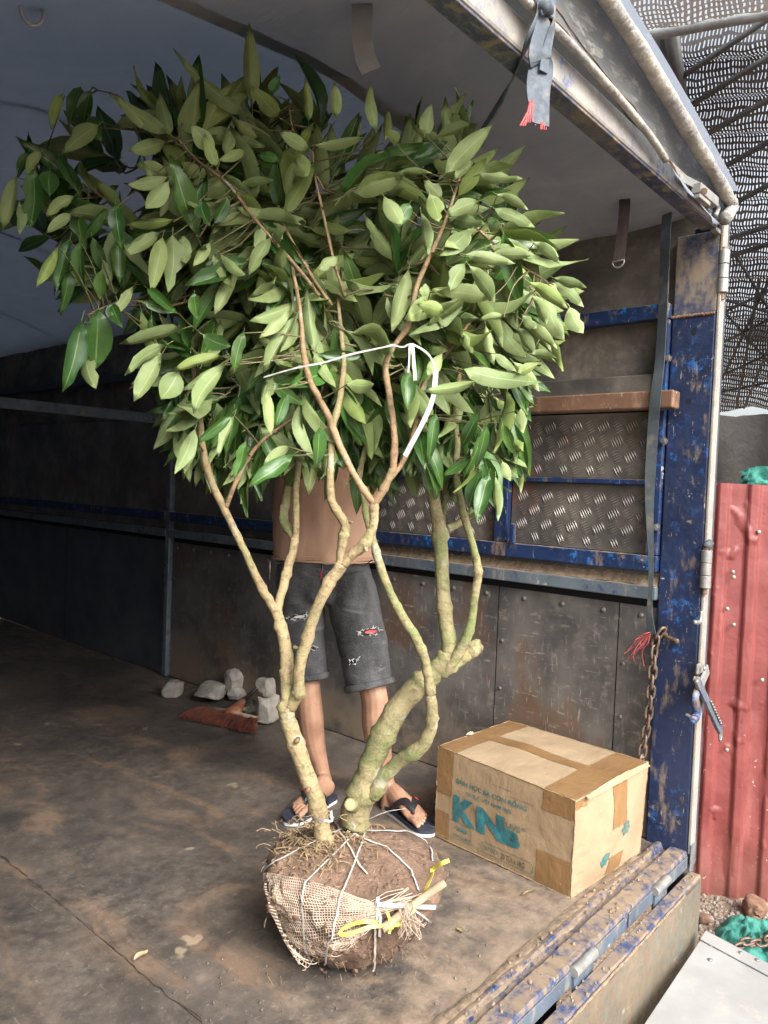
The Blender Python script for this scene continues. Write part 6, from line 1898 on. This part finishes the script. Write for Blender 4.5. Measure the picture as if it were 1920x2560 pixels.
# flip-flops -----------------------------------------------------------
for i, (H, f, s, L) in enumerate(SOLES):
    out = []
    for (t, wl, wr__) in ((0, .012, .012), (.02, .028, .028), (.08, .036, .036), (.32, .038, .034), (.55, .044, .038), (.78, .050, .046), (.92, .044, .040), (1.0, .024, .018), (1.03, .006, .004)):
        out.append((t, wl, wr__))
    sm = smooth_path(out, 4)
    top = [H + f * (t * (L + .006)) + s * wl for t, wl, w2 in sm] + [H + f * (t * (L + .006)) - s * w2 for t, wl, w2 in reversed(sm)]
    k = len(top)
    b = MB()
    b.add([p + V(0, 0, .001 - p.z) for p in top] + [p + V(0, 0, .012 - p.z) for p in top], [tuple(range(k)), tuple(reversed(range(k, 2 * k)))] + [(j, k + j, k + (j + 1) % k, (j + 1) % k) for j in range(k)], 1)
    b.add([p + V(0, 0, .0125 - p.z) for p in top] + [p + V(0, 0, .026 - p.z) for p in top], [tuple(range(k)), tuple(reversed(range(k, 2 * k)))] + [(j, k + j, k + (j + 1) % k, (j + 1) % k) for j in range(k)], 0)
    so = b.obj('flip_flop', [M['sandal'], M['white']], person)
    toe_p = H + f * (.205) + s * .022 + V(0, 0, .030)
    for sg in (1, -1):
        e_ = H + f * .085 + s * sg * .040 + V(0, 0, .026)
        pts = smooth_path([tuple(toe_p), tuple(toe_p - f * .010 + V(0, 0, .036)), tuple(H + f * .150 + s * sg * .026 + V(0, 0, .086 if sg > 0 else .080)), tuple(H + f * .115 + s * sg * .046 + V(0, 0, .060)), tuple(e_)], 5)
        nn = [tuple((V(0, 0, 1) + s * sg * .9 * min(1, q / 10)).normalized()) for q in range(len(pts))]
        ws = [.007 if q < 4 else min(.026, .008 + .003 * (q - 3)) for q in range(len(pts))]
        MB().ribbon(pts, nn, ws, .005).obj('strap', M['sandal_strap'], so, auto=35)
        if sg == -1 * (1 if i == 0 else 1):
            c = Vector(pts[11]); d_ = (Vector(pts[13]) - Vector(pts[9])).normalized(); nv = Vector(nn[11])
            MB().ribbon([c - d_ * .010 + nv * .0035, c + d_ * .010 + nv * .0035], tuple(nv), .018, .0015).obj('red_label', M['redlabel'], so)
            MB().ribbon([c - d_ * .005 + nv * .005, c + d_ * .004 + nv * .005 + s * .004], tuple(nv), .005, .0008).obj('label_mark', M['white'], so)

# ================================================================== LITTER ON THE TRUCK FLOOR
M['dryleaf'] = simple('dry_leaf', (.36, .28, .15), .8, .3, 30, .2)
M['chip'] = simple('wood_chip', (.48, .37, .23), .85, .3, 30, .2)
def flat_bit(px, py, L, w, rz, m, name, label, cat, group=None, th=.002, curl=.01):
    p = at(px, py, 2, .004)
    b = MB()
    d_ = V(math.cos(rz), math.sin(rz), 0); s = V(-d_.y, d_.x, 0)
    def fn(u, v, o=0):
        wd = w * (math.sin(math.pi * min(.98, max(.02, u))) ** .7)
        return p + d_ * (u - .5) * L + s * (v - .5) * wd + V(0, 0, .003 + curl * (2 * v - 1) ** 2 * (.4 + .6 * math.sin(u * 5)) * .5 + o)
    b.grid(fn, 8, 4); b.grid(lambda u, v: fn(u, v, -.0012), 8, 4, flip=True)
    o = b.obj(name, m, None, smooth=True)
    tag(o, label, cat, group)
LG = 'scraps on the truck floor'
flat_bit(352, 2390, .05, .020, .3, M['chip'], 'wood_scrap', 'pale peeled wood scrap lying alone near a floor seam', 'scrap', LG)
flat_bit(1150, 2328, .028, .016, 1.2, M['dryleaf'], 'dry_leaf', 'small yellowish dry leaf on the floor beside the root ball', 'leaf', LG)
flat_bit(1325, 2232, .07, .010, -.2, M['straw'], 'straw_wisp', 'wisp of dark straw in front of the carton', 'straw', LG)
cr = MB()
for k in range(240):
    px, py = rng.uniform(0, 1450), 1850 + 710 * rng.random() ** .8
    p = at(px, py, 2, .004)
    if not (-2.25 < p.x < -.05 and .13 < p.y < 3): continue
    r_ = .0009 + .0022 * rng.random() ** 3
    cr.tube([p + V(0, 0, -.003), p + V(r_ * .3, 0, r_ * .3), p + V(0, 0, r_ * .6)], [(r_ * 1.4, r_), (r_ * 1.1, r_ * .8), (r_ * .3, r_ * .2)], 5)
for k in range(120):
    px, py = rng.gauss(880, 210), rng.gauss(2390, 60)
    p = at(px, py, 2, .004)
    if not (-2.25 < p.x < -.05 and .13 < p.y < 3): continue
    r_ = .0009 + .0024 * rng.random() ** 3
    cr.tube([p + V(0, 0, -.003), p + V(r_ * .3, 0, r_ * .3), p + V(0, 0, r_ * .6)], [(r_ * 1.4, r_), (r_ * 1.1, r_ * .8), (r_ * .3, r_ * .2)], 5)
tag(cr.obj('floor_crumbs', M['floor'], None), 'crumbs of dry soil scattered over the truck floor', 'soil', kind='stuff')
